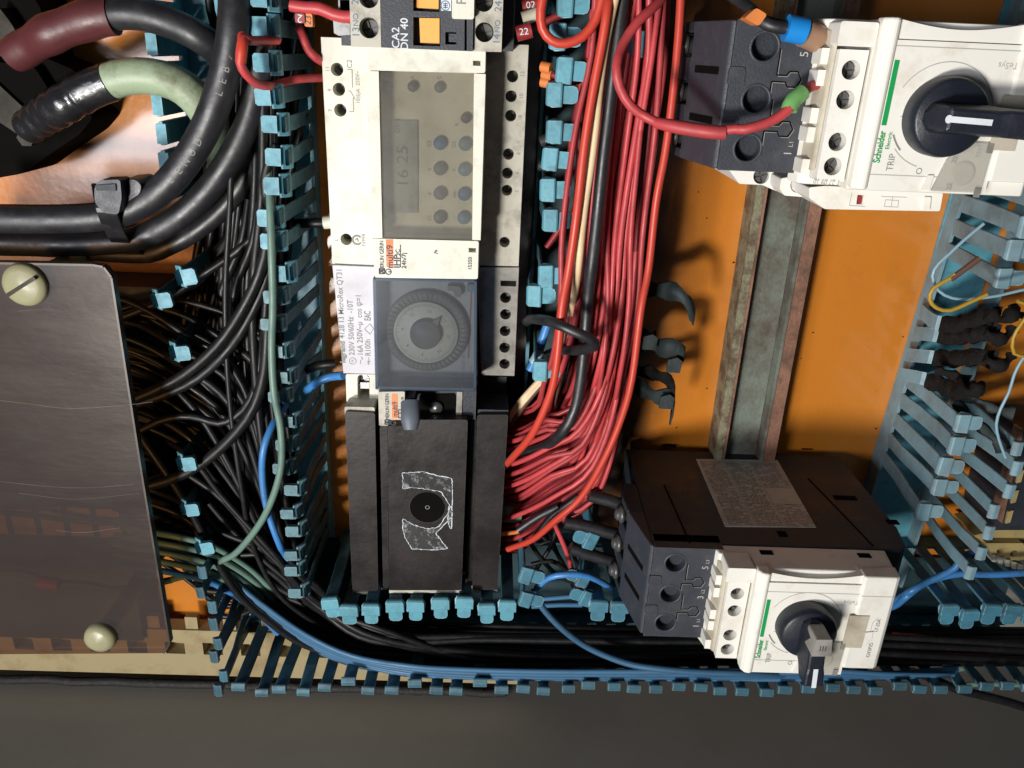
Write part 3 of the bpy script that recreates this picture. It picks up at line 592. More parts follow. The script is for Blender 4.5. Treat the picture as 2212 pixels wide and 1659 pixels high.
# rail under the timers
tr = thing('mounting_rail', 'dark mounting rail under the timers, its end showing below the smoked relay cover', 'metal rail', (-35, -120, 0))
MB().box(-52, -18, -272, 70, 8, 10).build('rail_strip', 'rust', tr)
SC2 = {'e1': (680.3, 0, .2232), 'e2': (702.2, 493.7, .28116), 'e4': (1728.1, 82.3, .23151), 'h0': (1316.6, 905.2, .34722), 'd0': (1426.4, 0, .35515), 'e5': (0, 0, .23148)}
def q(r, *pp):
    "points of an enlarged detail, as picture points"
    X, Y, s_ = SC2[r] if r in SC2 else (REG[r][0], REG[r][1], .36377)
    return [(X + a*s_, Y + b_*s_) for a, b_ in pp]
def q1(r, a, b_): return q(r, (a, b_))[0]
def W(z, pts): return [at(p[0], p[1], z).xy for p in pts]
def prism_y(mb, poly, ya, yb):
    "poly: (x, z) outline, extruded along y"
    n = len(poly); ar = sum(poly[i][0]*poly[(i+1) % n][1] - poly[(i+1) % n][0]*poly[i][1] for i in range(n))
    if ar > 0: poly = list(reversed(poly))
    mb.add([(x, ya, z) for x, z in poly] + [(x, yb, z) for x, z in poly], [(i, (i+1) % n, n+(i+1) % n, n+i) for i in range(n)] + [tuple(range(n-1, -1, -1)), tuple(range(n, 2*n))])
    return mb
# ================================================================== CONTROL RELAY (top)
rl = thing('control_relay', 'dark control relay with two amber windows at the top edge of the picture', 'relay', (-30, 15, 10))
Z = 73
TOPY = 52
def upto(z, pts):
    "close a pair of lower corners (left, right) with a straight top beyond the frame"
    a, b_ = W(z, pts); return [a, b_, Vector((b_.x, TOPY)), Vector((a.x, TOPY))]
MB().prism(upto(66, q('e1', (230, 440), (1920, 500))), 10, 60).build('body', 'black', rl, 0.6)
hz = W(Z, q('e1', (522, 270), (520, -25)))
MB().prism(upto(Z, q('e1', (350, 452), (640, 462))), 60, Z, [circ(hz[0], 3.9, 26), circ(hz[1], 3.9, 26)], 9).build('terminal_strip', 'cream_grime_shade', rl, 0.5)
hz2 = W(Z, q('e1', (1640, 312), (1635, 15)))
MB().prism(upto(Z, q('e1', (1530, 498), (1805, 503))), 60, Z, [circ(hz2[0], 3.7, 26), circ(hz2[1], 3.7, 26)], 9).build('terminal_strip', 'cream_grime_shade', rl, 0.5)
for h in hz + hz2: screw(rl, h, Z-6.5, 3.2, 'screw_dark')
wins = [W(Z+2, q('e1', *p)) for p in (((950, 165), (1215, 170), (1215, 450), (950, 440)), ((950, -260), (1210, -255), (1205, 118), (950, 105)))]
slot = [W(Z+2, q('e1', *p)) for p in (((1262, 310), (1370, 312), (1370, 328), (1296, 326), (1296, 404), (1370, 408), (1370, 432), (1260, 430)), ((1448, 185), (1470, 185), (1470, 490), (1446, 490)))]
MB().prism(upto(Z+2, q('e1', (645, 460), (1525, 497))), 60, Z+2, wins + slot, 6).build('face', 'black', rl, 0.5)
for wq in (((1010, 175), (1205, 178), (1205, 425), (1020, 415)), ((1010, -255), (1200, -250), (1196, 90), (960, 75))):
    MB().prism(W(Z-1, q('e1', *wq)), Z-4.0, Z-1).build('amber_window', 'amber', rl, 0.4)
MB().prism(rnd(W(Z+5, q('e1', (1325, -300), (1545, -300), (1538, 188), (1325, 182))), 1), Z+2.2, Z+5).build('name_tag', 'cream', rl, 0.4)
MB().prism(W(Z+3, q('e1', (1222, -60), (1318, -60), (1318, 105), (1220, 103))), Z+2.1, Z+3).build('badge', 'ink_white', rl, 0.2)
lettering(rl, 'ink_white', Z+2.15, [('CA2', *q1('e1', 785, 365), 4.2, 90, 1, .05), ('DN 40', *q1('e1', 868, 330), 4.2, 90, 1, .05)])
lettering(rl, 'ink_blue', Z+0.15, [('13', *q1('e1', 398, 312), 4, 90), ('NO', *q1('e1', 396, 192), 3, 90), ('2', *q1('e1', 390, 20), 4, 90), ('14', *q1('e1', 1760, 380), 4, 90), ('NO', *q1('e1', 1768, 255), 3, 90), ('24', *q1('e1', 1775, 62), 4, 90)])
lettering(rl, 'ink_mid', Z+5.15, [('P', *q1('e1', 1420, 10), 5.5, 90)])
mb = MB(); bz = Z+3.15
line_mb(mb, circ(W(bz, q('e1', (1262, 55)))[0], 1.7, 18) + [circ(W(bz, q('e1', (1262, 55)))[0], 1.7, 18)[0]], bz, .35)
for dy in (-18, 0, 18): line_mb(mb, W(bz, q('e1', (1240, 55+dy), (1285, 55+dy))), bz, .35)
line_mb(mb, W(bz, q('e1', (1262, 25), (1262, 85))), bz, .3)
mb.build('emblem', 'ink_blue', rl)
MB().prism(W(62, q('e1', (175, 180), (335, 185), (345, 335), (230, 345), (185, 320))), 52, 62).build('terminal_clamp', 'screw', rl, 0.5)
MB().prism(W(60, q('e1', (225, 0), (335, 0), (335, 105), (228, 100))), 48, 60).build('terminal_clamp', 'screw', rl, 0.5)

# ================================================================== PROGRAMMABLE TIMER (IHP)
tm = thing('programmable_timer', 'cream digital time switch with a smoked window, blue and grey buttons and a grey display', 'time switch', (-33, -50, 10))
Z = 48
hl = [at(*p, Z) for p in ((728, 150), (732, 193), (735, 238), (748, 517))]
MB().prism(quad(Z, (693, 80), (812, 85), (818, 574), (718, 570)), 12, Z, [circ(h, 2.75, 20) for h in hl], 9).build('terminal_strip', 'cream', tm, 0.5)
hr = [at(*p, Z) for p in ((1107, 165), (1104, 208), (1103, 250), (1098, 333), (1096, 374), (1095, 411), (1090, 523))]
MB().prism(quad(Z, (1040, 95), (1142, 97), (1120, 575), (1030, 573)), 12, Z, [circ(h, 2.5, 20) for h in hr], 9).build('terminal_strip', 'cream_grime_shade', tm, 0.5)  # greyer than the left strip: side shade and grime in its colour
for h in hl + hr: screw(tm, h, Z-7.5, 2.0, 'screw_dark', cross=False, ang=random.random()*3)
MB().prism(quad(58, (806, 103), (1046, 108), (1030, 592), (814, 590)), 12, 58).build('case', 'panel', tm, 0.5)
Z = 70
MB().prism(rnd(quad(Z, (790, 97), (1049, 109), (1048, 158), (796, 152)), 1), 50, Z, [W(Z, q('b', (1300, 360), (1345, 362), (1345, 392), (1300, 390)))], 5).build('top_cap', 'cream', tm, 0.6)
MB().prism(rnd(quad(Z, (803, 515), (1034, 521), (1032, 603), (810, 600)), 1), 50, Z, [W(Z, q('b', (1275, 1472), (1318, 1474), (1318, 1500), (1275, 1498)))], 5).build('bottom_cap', 'cream', tm, 0.6)
MB().prism(quad(Z+.5, (790, 153), (818, 154), (826, 514), (803, 514)), 50, Z+.5).build('side_rail', 'cream', tm, 1.2)
MB().prism(quad(Z+.5, (1024, 159), (1049, 160), (1038, 519), (1020, 518)), 50, Z+.5).build('side_rail', 'cream', tm, 1.2)
MB().prism(quad(69.6, (818, 154), (1025, 159), (1021, 518), (826, 514)), 68.2, 69.6).build('window', 'smoke', tm, 0.2)
zi = 58.2
btn = []
for (x, y, r_, m_) in ((1103, 853, 2.9, 'btn_blue'), (1253, 858, 2.9, 'btn_teal'), (1103, 1005, 2.9, 'btn_grey'), (1250, 1010, 2.9, 'btn_teal'), (1103, 1152, 2.9, 'btn_grey'), (1248, 1157, 2.9, 'btn_blue'), (1102, 1295, 2.9, 'btn_grey'), (1245, 1298, 2.9, 'btn_blue'), (1257, 703, 2.2, 'btn_grey'), (783, 512, 2.2, 'btn_grey'), (940, 515, 2.2, 'btn_grey'), (1100, 520, 2.2, 'btn_grey')):
    p = at(*c('b', x, y), 61)
    MB().lathe(p.x, p.y, [(r_, zi-0.1), (r_, zi+1.6), (r_*.8, zi+2.2), (r_*.01, zi+2.4)], 20).build('button', m_, tm)
lc = W(59, q('b', (795, 715), (972, 715), (972, 1265), (798, 1262)))
MB().prism(lc, zi, 59).build('display', 'lcd', tm, 0.3)
lettering(tm, 'ink', 59.15, [('16 25', *c('b', 885, 990), 7.2, 90, 1.12), ('DIM', *c('b', 850, 750), 3.2, 90)], 'display_digits')
lettering(tm, 'ink_mid', zi+.12, [('C3', *c('b', 1040, 853), 2.2), ('C2', *c('b', 1188, 858), 2.2), ('h', *c('b', 1042, 1005), 2.2), ('+', *c('b', 1188, 1010), 2.4), ('min', *c('b', 1190, 1155), 2), ('-', *c('b', 1188, 1298), 2.6), ('d', *c('b', 1042, 1152), 2.2), ('C1', *c('b', 1042, 1295), 2.2), ('A', *c('b', 940, 460), 2.2), ('C', *c('b', 1100, 460), 2.2), ('R', *c('b', 1205, 740), 2)])
lettering(tm, 'ink_mid', 48.15, [('11', *c('b', 437, 410), 2.2), ('9', *c('b', 450, 535), 2.4), ('7', *c('b', 455, 657), 2.4), ('C2', *c('b', 568, 380), 3), ('10(6)A  250V~', *c('b', 617, 520), 2.5, 90, .9), ('L', *c('b', 490, 1425), 2.4), ('N998', *c('b', 652, 1425), 2.6)])
lines(tm, 'ink_mid', 48.15, [q('b', (552, 412), (582, 412), (585, 520)), q('b', (560, 540), (572, 540), (600, 590)), q('b', (588, 580), (592, 662), (565, 664))], .3)
pc = at(*c('b', 612, 1425), 48.15); mb = MB(); line_mb(mb, circ(pc, 2.1, 20)[2:19], 48.15, .9); line_mb(mb, [(pc.x-.9, pc.y-.2), (pc.x+.1, pc.y+.9), (pc.x+.6, pc.y-.9)], 48.15, .55); mb.build('approval_mark', 'ink_mid', tm)
lettering(tm, 'ink_mid', 48.15, [(s_, *c('b', x, y), 2.4) for s_, x, y in (('12', 1595, 440), ('10', 1588, 572), ('8', 1582, 692), ('6', 1572, 912), ('4', 1565, 1030), ('2', 1560, 1137), ('1C1', 1478, 425), ('1C3', 1462, 890))])
MB().prism(W(70.4, q('b', (782, 1423), (826, 1423), (827, 1588), (786, 1588))), 70.0, 70.15).build('brand_stripe', 'orange_ink', tm)
lettering(tm, 'ink', 70.35, [('MERLIN GERIN', *q1('e2', 436, 213), 2.6, 90, .82), ('multi9', *q1('e2', 498, 217), 4.0, 90, 1.05, .04), ('IHP', *q1('e2', 552, 255), 3.9, 90, 1.05, .03), ('3C', *q1('e2', 558, 185), 2.6), ('24h/7j', *q1('e2', 606, 248), 2.8, 90, 1.05), ('15350', *q1('e2', 1113, 270), 2.4, 90, 1)])
lines(tm, 'ink', 70.3, [q('e2', (578, 125), (578, 300))], .3)
def emblem(par, cx, cy, z):
    mb = MB(); P_ = lambda dx, dy: (cx+dx, cy+dy)
    line_mb(mb, [P_(-1.2, -.2), P_(-1.2, 2.2), P_(1.2, 2.2), P_(1.2, -.2), P_(-1.2, -.2)], z, .4)
    line_mb(mb, [P_(1.2, 2), P_(-.6, 1), P_(1.2, 0)], z, .5); line_mb(mb, [P_(-.9, 2), P_(-.9, 0)], z, .5)
    cc = circ(P_(2.9, .8), 1.25, 16); line_mb(mb, cc + [cc[0]], z, .4); line_mb(mb, [P_(2.9, .8), P_(3.9, .8)], z, .45)
    mb.build('emblem', 'ink', par)
p = at(*q1('e2', 436, 328), 70.3); emblem(tm, p.x, p.y-1, 70.3)
lines(tm, 'ink_mid', 70.3, [q('e2', (835, 190), (852, 165), (842, 185), (865, 195)), q('e2', (850, 166), (862, 178))], .35, 'scratch_mark')

# ================================================================== DIAL TIMER (QT31)
qt = thing('dial_timer', 'dial time switch under a blue smoked cover with a pale lettered terminal strip', 'time switch', (-33, -125, 10))
Z = 50
MB().prism(quad(Z, (718, 573), (812, 577), (816, 808), (742, 806)), 12, Z).build('terminal_strip', 'lilac', qt, 0.5)
Z2 = 48
hq = [at(*p, Z2) for p in ((1092, 643), (1092, 679), (1091, 715), (1090, 751), (1090, 786))]
MB().prism(quad(Z2, (1030, 578), (1121, 578), (1111, 812), (1040, 810)), 12, Z2, [circ(h, 2.7, 20) for h in hq] + [quad(Z2, (1081, 606), (1115, 607), (1115, 619), (1081, 618))], 9).build('terminal_strip', 'grey_plastic', qt, 0.5)
for h in hq: screw(qt, h, Z2-6, 2.2, 'screw_dark', ang=random.random()*3)
MB().prism(quad(56, (812, 606), (1030, 606), (1026, 846), (818, 842)), 12, 56).build('case', 'case_grey', qt, 0.5)
Z3 = 71
E_ = q('e2', (365, 385), (1165, 400), (1160, 1255), (385, 1240))
MB().prism(rnd(W(Z3, E_), 1.0), Z3-1.4, Z3).build('cover', 'smoke_blue', qt, 0.4)
A, B, C_, D_ = [Vector(v) for v in W(Z3, E_)]
def wallp(mb, a, b_, z0, z1, t=1.2):
    d = (b_-a).normalized(); n = Vector((-d.y, d.x))*t
    mb.prism([a, b_, b_-n, a-n] if True else 0, z0, z1)
mb = MB()
for a, b_ in ((D_, A), (A, B), (B, C_), (C_, D_)): wallp(mb, b_, a, 50, Z3-1.45, -1.2) if False else wallp(mb, a, b_, 50, Z3-1.45, 1.2)
mb.build('cover_wall', 'blue_edge', qt, 0.2)
dc = at(*q1('e2', 775, 800), 60)
mb = MB(); mb.lathe(dc.x, dc.y, [(20.3, 56), (20.3, 58.6), (19.8, 59.2), (15.9, 59.2), (15.7, 58.2), (.1, 58.2)], 48); mb.build('outer_ring', 'dial_grey', qt)
for k in range(48):
    a = k*math.tau/48; 
    if k == 0: mbr = MB()
    u = Vector((math.cos(a), math.sin(a))); v = Vector((-u.y, u.x)); p = Vector((dc.x, dc.y)) + u*17.8
    mbr.obox((p.x, p.y, 59.5), (u.x, u.y, 0), (v.x, v.y, 0), (0, 0, 1), 1.5, .35, .3)
mbr.build('ring_segments', 'dial_grey', qt)
MB().lathe(dc.x, dc.y, [(15.4, 58.3), (15.4, 60.4), (15.1, 60.7), (.1, 60.7)], 48).build('dial', 'dial', qt)
mb = MB()
for k in range(96):
    a = k*math.tau/96; r0 = 13.4 if k % 4 else 12.6
    line_mb(mb, [(dc.x+r0*math.cos(a), dc.y+r0*math.sin(a)), (dc.x+14.6*math.cos(a), dc.y+14.6*math.sin(a))], 60.85, .2)
for k in range(8):
    a = math.radians(82-45*k); text_mb(mb, str([15, 18, 21, 24, 3, 6, 9, 12][k]), (dc.x+10.9*math.cos(a), dc.y+10.9*math.sin(a)), 60.85, 2.3, math.degrees(a)-90)
mb.build('dial_print', 'ink_mid', qt)
mb = MB(); mb.lathe(dc.x, dc.y, [(7.5, 60.8), (7.2, 63.6), (6.7, 64.0), (.1, 64.0)], 36)
a = math.radians(52); u = Vector((math.cos(a), math.sin(a))); v = Vector((-u.y, u.x)); o2 = Vector((dc.x, dc.y))
mb.prism([o2+u*6.4+v*2.0, o2+u*11.2, o2+u*6.4-v*2.0], 61.0, 63.4); mb.build('setting_knob', 'dial_grey', qt)
MB().prism(W(60, q('e2', (940, 440), (1030, 445), (1050, 480), (1045, 525), (1000, 530), (985, 480), (940, 475))), 56.1, 60).build('override_switch', 'dial_grey', qt, 0.3)
MB().cyl(*at(*q1('e2', 1120, 455), 60).xy, 56.1, 61, 2.0, n=20).build('reset_button', 'btn_teal', qt, 0.2)
lettering(qt, 'ink_mid', 56.15, [('16 A', *q1('e2', 1000, 1150), 3.2), ('250 V~ 50-60 Hz', *q1('e2', 1062, 1080), 2.4, 90, .9), ('legrand', *q1('e2', 1118, 1110), 2.6)])
MB().prism(W(57, q('e2', (1120, 470), (1130, 470), (1105, 1000), (1095, 1000))), 56.05, 56.2).build('red_stripe', 'marker_red', qt)
lettering(qt, 'ink_mid', 50.15, [('legrand', *q1('e2', 135, 950), 3.7, 90, 1.05, .14), ('4128 13 MicroRex QT31', *q1('e2', 120, 580), 3.9, 90, .88, .03), ('230V 50/60Hz  -10T', *q1('e2', 200, 765), 3.9, 90, .88, .03), ('16A 250V~µ  cos φ=1', *q1('e2', 265, 745), 3.9, 90, .88, .03), ('R100h', *q1('e2', 330, 915), 3.9, 90, .88, .03), ('EAC', *q1('e2', 328, 672), 4.4, 90, .6, .1)])
p = at(*q1('e2', 212, 1018), 50.15); cc = circ(p, 1.7, 20); mb = MB(); line_mb(mb, cc+[cc[0]], 50.15, .28); text_mb(mb, 'M', p, 50.15, 1.8, 90)
line_mb(mb, W(50.15, q('e2', (272, 1040), (272, 1015), (290, 1000), (272, 985))), 50.15, .3)
line_mb(mb, W(50.15, q('e2', (335, 1050), (335, 990))), 50.15, .3); line_mb(mb, W(50.15, q('e2', (322, 1022), (348, 1022))), 50.15, .3); line_mb(mb, W(50.15, q('e2', (325, 1035), (338, 1035))), 50.15, .3)
dm = W(50.15, q('e2', (345, 732), (372, 770), (345, 812), (303, 772))); line_mb(mb, dm+[dm[0]], 50.15, .3)
mb.build('printed_symbols', 'ink_mid', qt)
# lower terminal housing with its clamp
cl = at(*q1('e2', 296, 1215), 47)
MB().prism(rnd(W(47, q('e2', (158, 1118), (410, 1122), (415, 1340), (165, 1335))), 1.2), 12, 47, [rnd(W(47, q('e2', (248, 1112+12), (342, 1114+12), (342, 1310), (296, 1325), (250, 1305))), 2)], 12).build('lower_terminal', 'cream', qt, 0.5)
screw(qt, W(42, q('e2', (295, 1160)))[0], 42, 3.0, 'screw'); MB().prism(W(44, q('e2', (252, 1182), (340, 1184), (340, 1230), (252, 1228))), 38, 44).build('terminal_clamp', 'screw', qt, 0.4)

# ================================================================== FUSE HOLDER (STI)
fh = thing('fuse_holder', 'sooty fuse holder with a cream lettered front and a dark lever, under the dial timer', 'fuse holder', (-30, -160, 10))
MB().prism(W(62, q('e2', (410, 1230), (1165, 1215), (1150, 1475), (1000, 1480), (960, 1510), (720, 1510), (610, 1470), (415, 1465))), 12, 56).build('body', 'black_side', fh, 0.6)
Zf = 66
MB().prism(rnd(W(Zf, q('e2', (408, 1255), (612, 1252), (605, 1520), (415, 1515))), .8), 50, Zf).build('front_plate', 'cream_grime_shade', fh, 0.5)
MB().prism(W(Zf, q('e2', (512, 1268), (558, 1270), (560, 1458), (514, 1456))), Zf, Zf+.15).build('brand_stripe', 'orange_ink', fh)
lettering(fh, 'ink', Zf+.3, [('MERLIN GERIN', *q1('e2', 478, 1370), 2.6, 90, .82), ('multi9', *q1('e2', 538, 1388), 3.6, 90, .88, .04), ('STI', *q1('e2', 586, 1425), 4.2, 90, .95, .03), ('10.3x38', *q1('e2', 594, 1335), 1.8, 90, .95)])
p = at(*q1('e2', 478, 1488), Zf+.3); emblem(fh, p.x, p.y-1, Zf+.3)
lv = [at(*q1('e2', a, b_), z) for a, b_, z in ((655, 1330, 70), (655, 1420, 74), (655, 1545, 77))]
mb = MB(); mb.tube(spline(lv, 3), 4.6, 12, lambda t: 1.0 if t < .8 else 1.0-.5*(t-.8)*5*.6, .62); mb.build('lever', 'lever', fh)
MB().prism(rnd(W(68, q('e2', (618, 1310), (690, 1290), (700, 1350), (620, 1360))), 1), 56, 69).build('lever_root', 'knob', fh, 0.5)
MB().prism(rnd(W(58.6, q('e2', (720, 1290), (1000, 1280), (1000, 1400), (930, 1480), (720, 1490))), 2), 55.5, 57.0).build('recess', 'hole', fh)
MB().lathe(*at(*q1('e2', 850, 1388), 60).xy, [(3.4, 56.5), (3.4, 58.5), (3.0, 59.4), (.1, 59.8)], 20).build('fuse_cap', 'screw', fh)
MB().prism(W(60, q('e2', (1012, 1255), (1055, 1255), (1050, 1440), (1005, 1450))), 50, 60).build('side_rib', 'grey_plastic', fh, 0.6)
MB().prism(W(60, q('e2', (1060, 1230), (1162, 1228), (1155, 1470), (1058, 1470))), 50, 59.4).build('side_cheek', 'black_side', fh, 0.6)
MB().prism(W(30, q('e2', (1165, 1130), (1395, 1140), (1385, 1320), (1160, 1310))), 12, 30).build('rear_terminal', 'black_side', fh, 0.6)

# ================================================================== RELAY COVER (smoked, large)
rc = thing('relay_cover', 'large brown smoked cover with three raised bands and torn sticker remains, below the fuse holder', 'smoked cover', (-33, -223, 10))
def band(nm, pts, zt, m='brown', bev=1.0, z0=46, kk=1.2): MB().prism(rnd(W(zt, pts), 1.5), z0, zt).build(nm, m, rc, bev)
MB().prism(W(46, q('f', (545, 930), (1515, 930), (1465, 1680), (1465, 1680))) [:0] or [at(*p, 46).xy for p in (q1('f', 560, 940), q1('f', 1500, 945), q1('j', 1440, 600), q1('j', 600, 600))], 12, 45.8).build('relay_body', 'brown_edge', rc, 0.5)
tp = lambda x: q1('f', x, 0)
band('left_band', [q1('f', 540, 935), q1('f', 718, 945), q1('j', 738, 608), q1('j', 584, 606)], 60)
band('middle_band', [q1('f', 795, 985), q1('f', 1270, 985), q1('j', 1232, 604), q1('j', 803, 604)], 66)
band('right_band', [q1('f', 1325, 955), q1('f', 1510, 955), q1('j', 1446, 600), q1('j', 1298, 602)], 60)
band('groove', [q1('f', 722, 960), q1('f', 745, 960), q1('j', 765, 588), q1('j', 742, 588)], 50, 'hole')
band('groove_step', [q1('f', 747, 1020), q1('f', 793, 1020), q1('j', 800, 588), q1('j', 767, 588)], 58)
band('groove', [q1('f', 1272, 990), q1('f', 1290, 990), q1('j', 1252, 582), q1('j', 1236, 582)], 50, 'hole')
band('groove_step', [q1('f', 1290, 975), q1('f', 1322, 975), q1('j', 1297, 582), q1('j', 1254, 582)], 57)
for a, b_, y, z in ((584, 738, 620, 57), (803, 1232, 612, 63), (1300, 1446, 610, 57), (742, 800, 592, 50), (1240, 1297, 584, 50)):
    p0, p1 = at(*q1('j', a, y), z), at(*q1('j', b_, y-2), z)
    MB().prism([(p0.x, p0.y-.9), (p1.x, p1.y-.9), (p1.x, p1.y+.9), (p0.x, p0.y+.9)], 40, z).build('cream_lip', 'cream_grime_shade', rc, 0.4)
for (a, b_, y) in ((545, 722, 918),):
    p0, p1 = at(*q1('f', a, y), 55), at(*q1('f', b_, y+4), 55)
    MB().prism(rnd([(p0.x, p0.y-2.4), (p1.x, p1.y-2.4), (p1.x, p1.y+2.4), (p0.x, p0.y+2.4)], 1), 36, 58).build('cream_bar', 'cream_grime_shade', rc, 1.0)
p0, p1 = at(*q1('f', 1330, 935), 55), at(*q1('f', 1510, 940), 55)
MB().prism([(p0.x, p0.y-2), (p1.x, p1.y-2), (p1.x, p1.y+2), (p0.x, p0.y+2)], 36, 57).build('grey_bar', 'black_side', rc, 0.8)
# torn sticker remains and the clear disc between them
zs = 66.15
dc2 = at(*q1('f', 1030, 1505), zs)
def torn(pts, seed):
    random.seed(seed); P = W(zs, pts); out = []
    n = len(P)
    for i in range(n):
        a, b_ = Vector(P[i]), Vector(P[(i+1) % n])
        for k in range(8): out.append(a.lerp(b_, k/8) + Vector((random.uniform(-.28, .28), random.uniform(-.28, .28))))
    MB().prism(out, zs-.15, zs).build('sticker_remains', 'residue', rc)
    mb = MB()
    for a, b_ in zip(out, out[1:] + out[:1]): line_mb(mb, [a, b_], zs+.12, random.uniform(.12, .5))
    mb.build('torn_edge', 'ink_white', rc)
torn(q('f', (882, 1300), (1000, 1292), (1175, 1335), (1178, 1400), (1172, 1640), (1150, 1590), (1160, 1490), (1110, 1410), (1000, 1392), (930, 1385), (885, 1395)), 3)
torn(q('j', (885, 180), (950, 215), (1040, 240), (1100, 225), (1175, 100), (1175, 170), (1080, 265), (1130, 330), (1150, 355), (1060, 365), (940, 358), (900, 300), (885, 250)), 5)
mb = MB(); cc = circ(dc2, 9.2, 60); line_mb(mb, cc+[cc[0]], zs+.05, .14); mb.build('disc_outline', 'ink', rc); mb = MB(); cc = circ(dc2, 1.0, 14); line_mb(mb, cc+[cc[0]], zs+.05, .3); mb.build('disc_outline', 'ink_mid', rc)
MB().prism(circ(dc2, 9.0, 48), zs-.15, zs).build('clear_disc', 'hole', rc)
random.seed(21)
MB().prism(rnd(quad(40, (758, 880), (835, 882), (838, 905), (760, 903)), 1), 20, 40).build('hidden_bar', 'cream_grime_shade', rc)

# ================================================================== ROTARY BREAKERS
def breaker(label, ox, oy, dz, knob_deg, lower):
    b = thing('motor_breaker', label, 'circuit breaker', (ox + 60, oy + 25, 8), 'white and black rotary breakers')
    z = lambda h: h + dz
    hol = [(ox+10.0, oy+8.2), (ox+10.4, oy+25.2), (ox+10.8, oy+42.8)]
    VB, VT = oy, oy+51.3
    DV = 0 if lower else 3.0; KV = 24.5 if lower else 23.2; KU = 68.5 if lower else 69.2
    def ptext(body, x, y, zz_, size, rot, sx=1.0, bold=0.0, m='ink_pale', nm='lettering'):
        t_ = MB(); text_mb(t_, body, (x, y + (DV if nm != 'pole_number' else 0)), zz_, size, rot, sx, bold); t_.build(nm, m, b)
    def pline(pts, zz_, wd, nm, m='ink_pale'):
        t_ = MB(); line_mb(t_, pts, zz_, wd); t_.build(nm, m, b)
    # black body
    mb = MB(); prism_y(mb, [(ox, z(0)+8), (ox+125, z(0)+8), (ox+125, z(0)+84), (ox+122, z(100)), (ox+118, z(103.5)), (ox, z(103.5))], VB, VT); mb.build('body', 'black_side', b, 0.9)
    # front terminal face with three screw wells
    MB().prism([(ox, VB), (ox+33, VB), (ox+33, VT), (ox, VT)], z(96), z(108), [circ(h, 4.6, 30) for h in hol], 10).build('terminal_face', 'black', b, 0.7)
    for h in hol:
        mb = MB(); cc = [(h[0]+4.6*math.cos(t), h[1]+4.6*math.sin(t)) for t in [i*math.tau/30 for i in range(31)]]
        for r0, r1, h1 in ((4.75, 5.5, 108.35),):
            vs = []; n = 30
            for (rr, zz) in ((4.65, 108.05), (4.8, h1), (5.4, h1), (5.6, 108.05)): vs += [(h[0]+rr*math.cos(i*math.tau/n), h[1]+rr*math.sin(i*math.tau/n), z(zz)) for i in range(n)]
            mb.add(vs, [(k*n+i, (k+1)*n+i, (k+1)*n+(i+1) % n, k*n+(i+1) % n) for k in range(3) for i in range(n)], True)
        mb.build('well_rim', 'black', b)
        screw(b, h, z(99.5), 3.7, 'screw_dark' if lower else 'screw', cross=True, ang=random.random())
    # interlocking groove between the poles, recessed: raised tongues with a joint round them
    for k, v in enumerate((15.5, 32.5)):
        g = [(ox+15, oy+v-6), (ox+15, oy+v-1), (ox+20, oy+v-1), (ox+21, oy+v-2.6), (ox+24, oy+v-2.6), (ox+25.5, oy+v), (ox+24, oy+v+2.6), (ox+21, oy+v+2.6), (ox+20, oy+v+1.2), (ox+16.5, oy+v+1.2), (ox+16.5, oy+v+10)]
        mb = MB(); line_mb(mb, g, z(108.12), .5); mb.build('joint', 'hole', b)
        mb = MB(); line_mb(mb, [(p[0]+.45, p[1]-.35) for p in g], z(108.1), .25); mb.build('joint_highlight', 'grey_plastic', b)
    for k, v in enumerate((17, 34)):
        MB().prism(rnd([(ox-.6, oy+v-4.4), (ox+5.0, oy+v-4.4), (ox+5.0, oy+v+1.8), (ox-.6, oy+v+1.8)], 1.5), z(100), z(108.6)).build('hinge_boss', 'black', b, 0.6)
    for t_, v in (('1', 8.5), ('3', 25.5), ('5', 42.5)): ptext(t_, ox+25.2, oy+v-1.5, z(108.2), 4.2, 90, nm='pole_number')
    for t_, v in (('L1', 8.5), ('L2', 25.5), ('L3', 42.5)): ptext(t_, ox+25.8, oy+v+1.9, z(108.2), 2.3, 90, nm='pole_number')
    # left side: a sloping face, with three clamp screws at its foot and dark slots between the poles
    wl = [(ox-.02, z(60)), (ox-.02, z(107)), (ox-1.5, z(106)), (ox-8.5, z(74)), (ox-8.5, z(60))]
    edges = [VB, oy+4.0, oy+12.6, oy+21.0, oy+29.4, oy+38.6, oy+47.0, VT]
    mb = MB(); prism_y(mb, [(ox-.02, z(76)), (ox-.02, z(107)), (ox-1.5, z(106)), (ox-8.0, z(77.5)), (ox-8.0, z(76))], VB+.2, VT-.2); mb.build('sloping_face', 'black', b, 0.6)
    for k in range(0, 7, 2):
        mb = MB(); prism_y(mb, [(ox-.02, z(48)), (ox-.02, z(75.9)), (ox-8.0, z(75.9)), (ox-9, z(62)), (ox-6, z(48))], edges[k]+.2, edges[k+1]-.2); mb.build('pole_barrier', 'black_side', b, 0.6)
    n_s = Vector((-(106-77.5), 0, 6.5)).normalized()
    for v in (16.8, 34.2):
        for (h0_, h1_) in ((82, 101),):
            c0 = Vector((ox-1.5-(106-h0_)*6.5/28.5, oy+v, z(h0_))); c1 = Vector((ox-1.5-(106-h1_)*6.5/28.5, oy+v, z(h1_)))
            mb = MB(); mb.obox((c0+c1)/2 + n_s*.1, (c1-c0), (0, 1, 0), n_s, (c1-c0).length/2, 1.3, .25); mb.build('side_slot', 'hole', b)
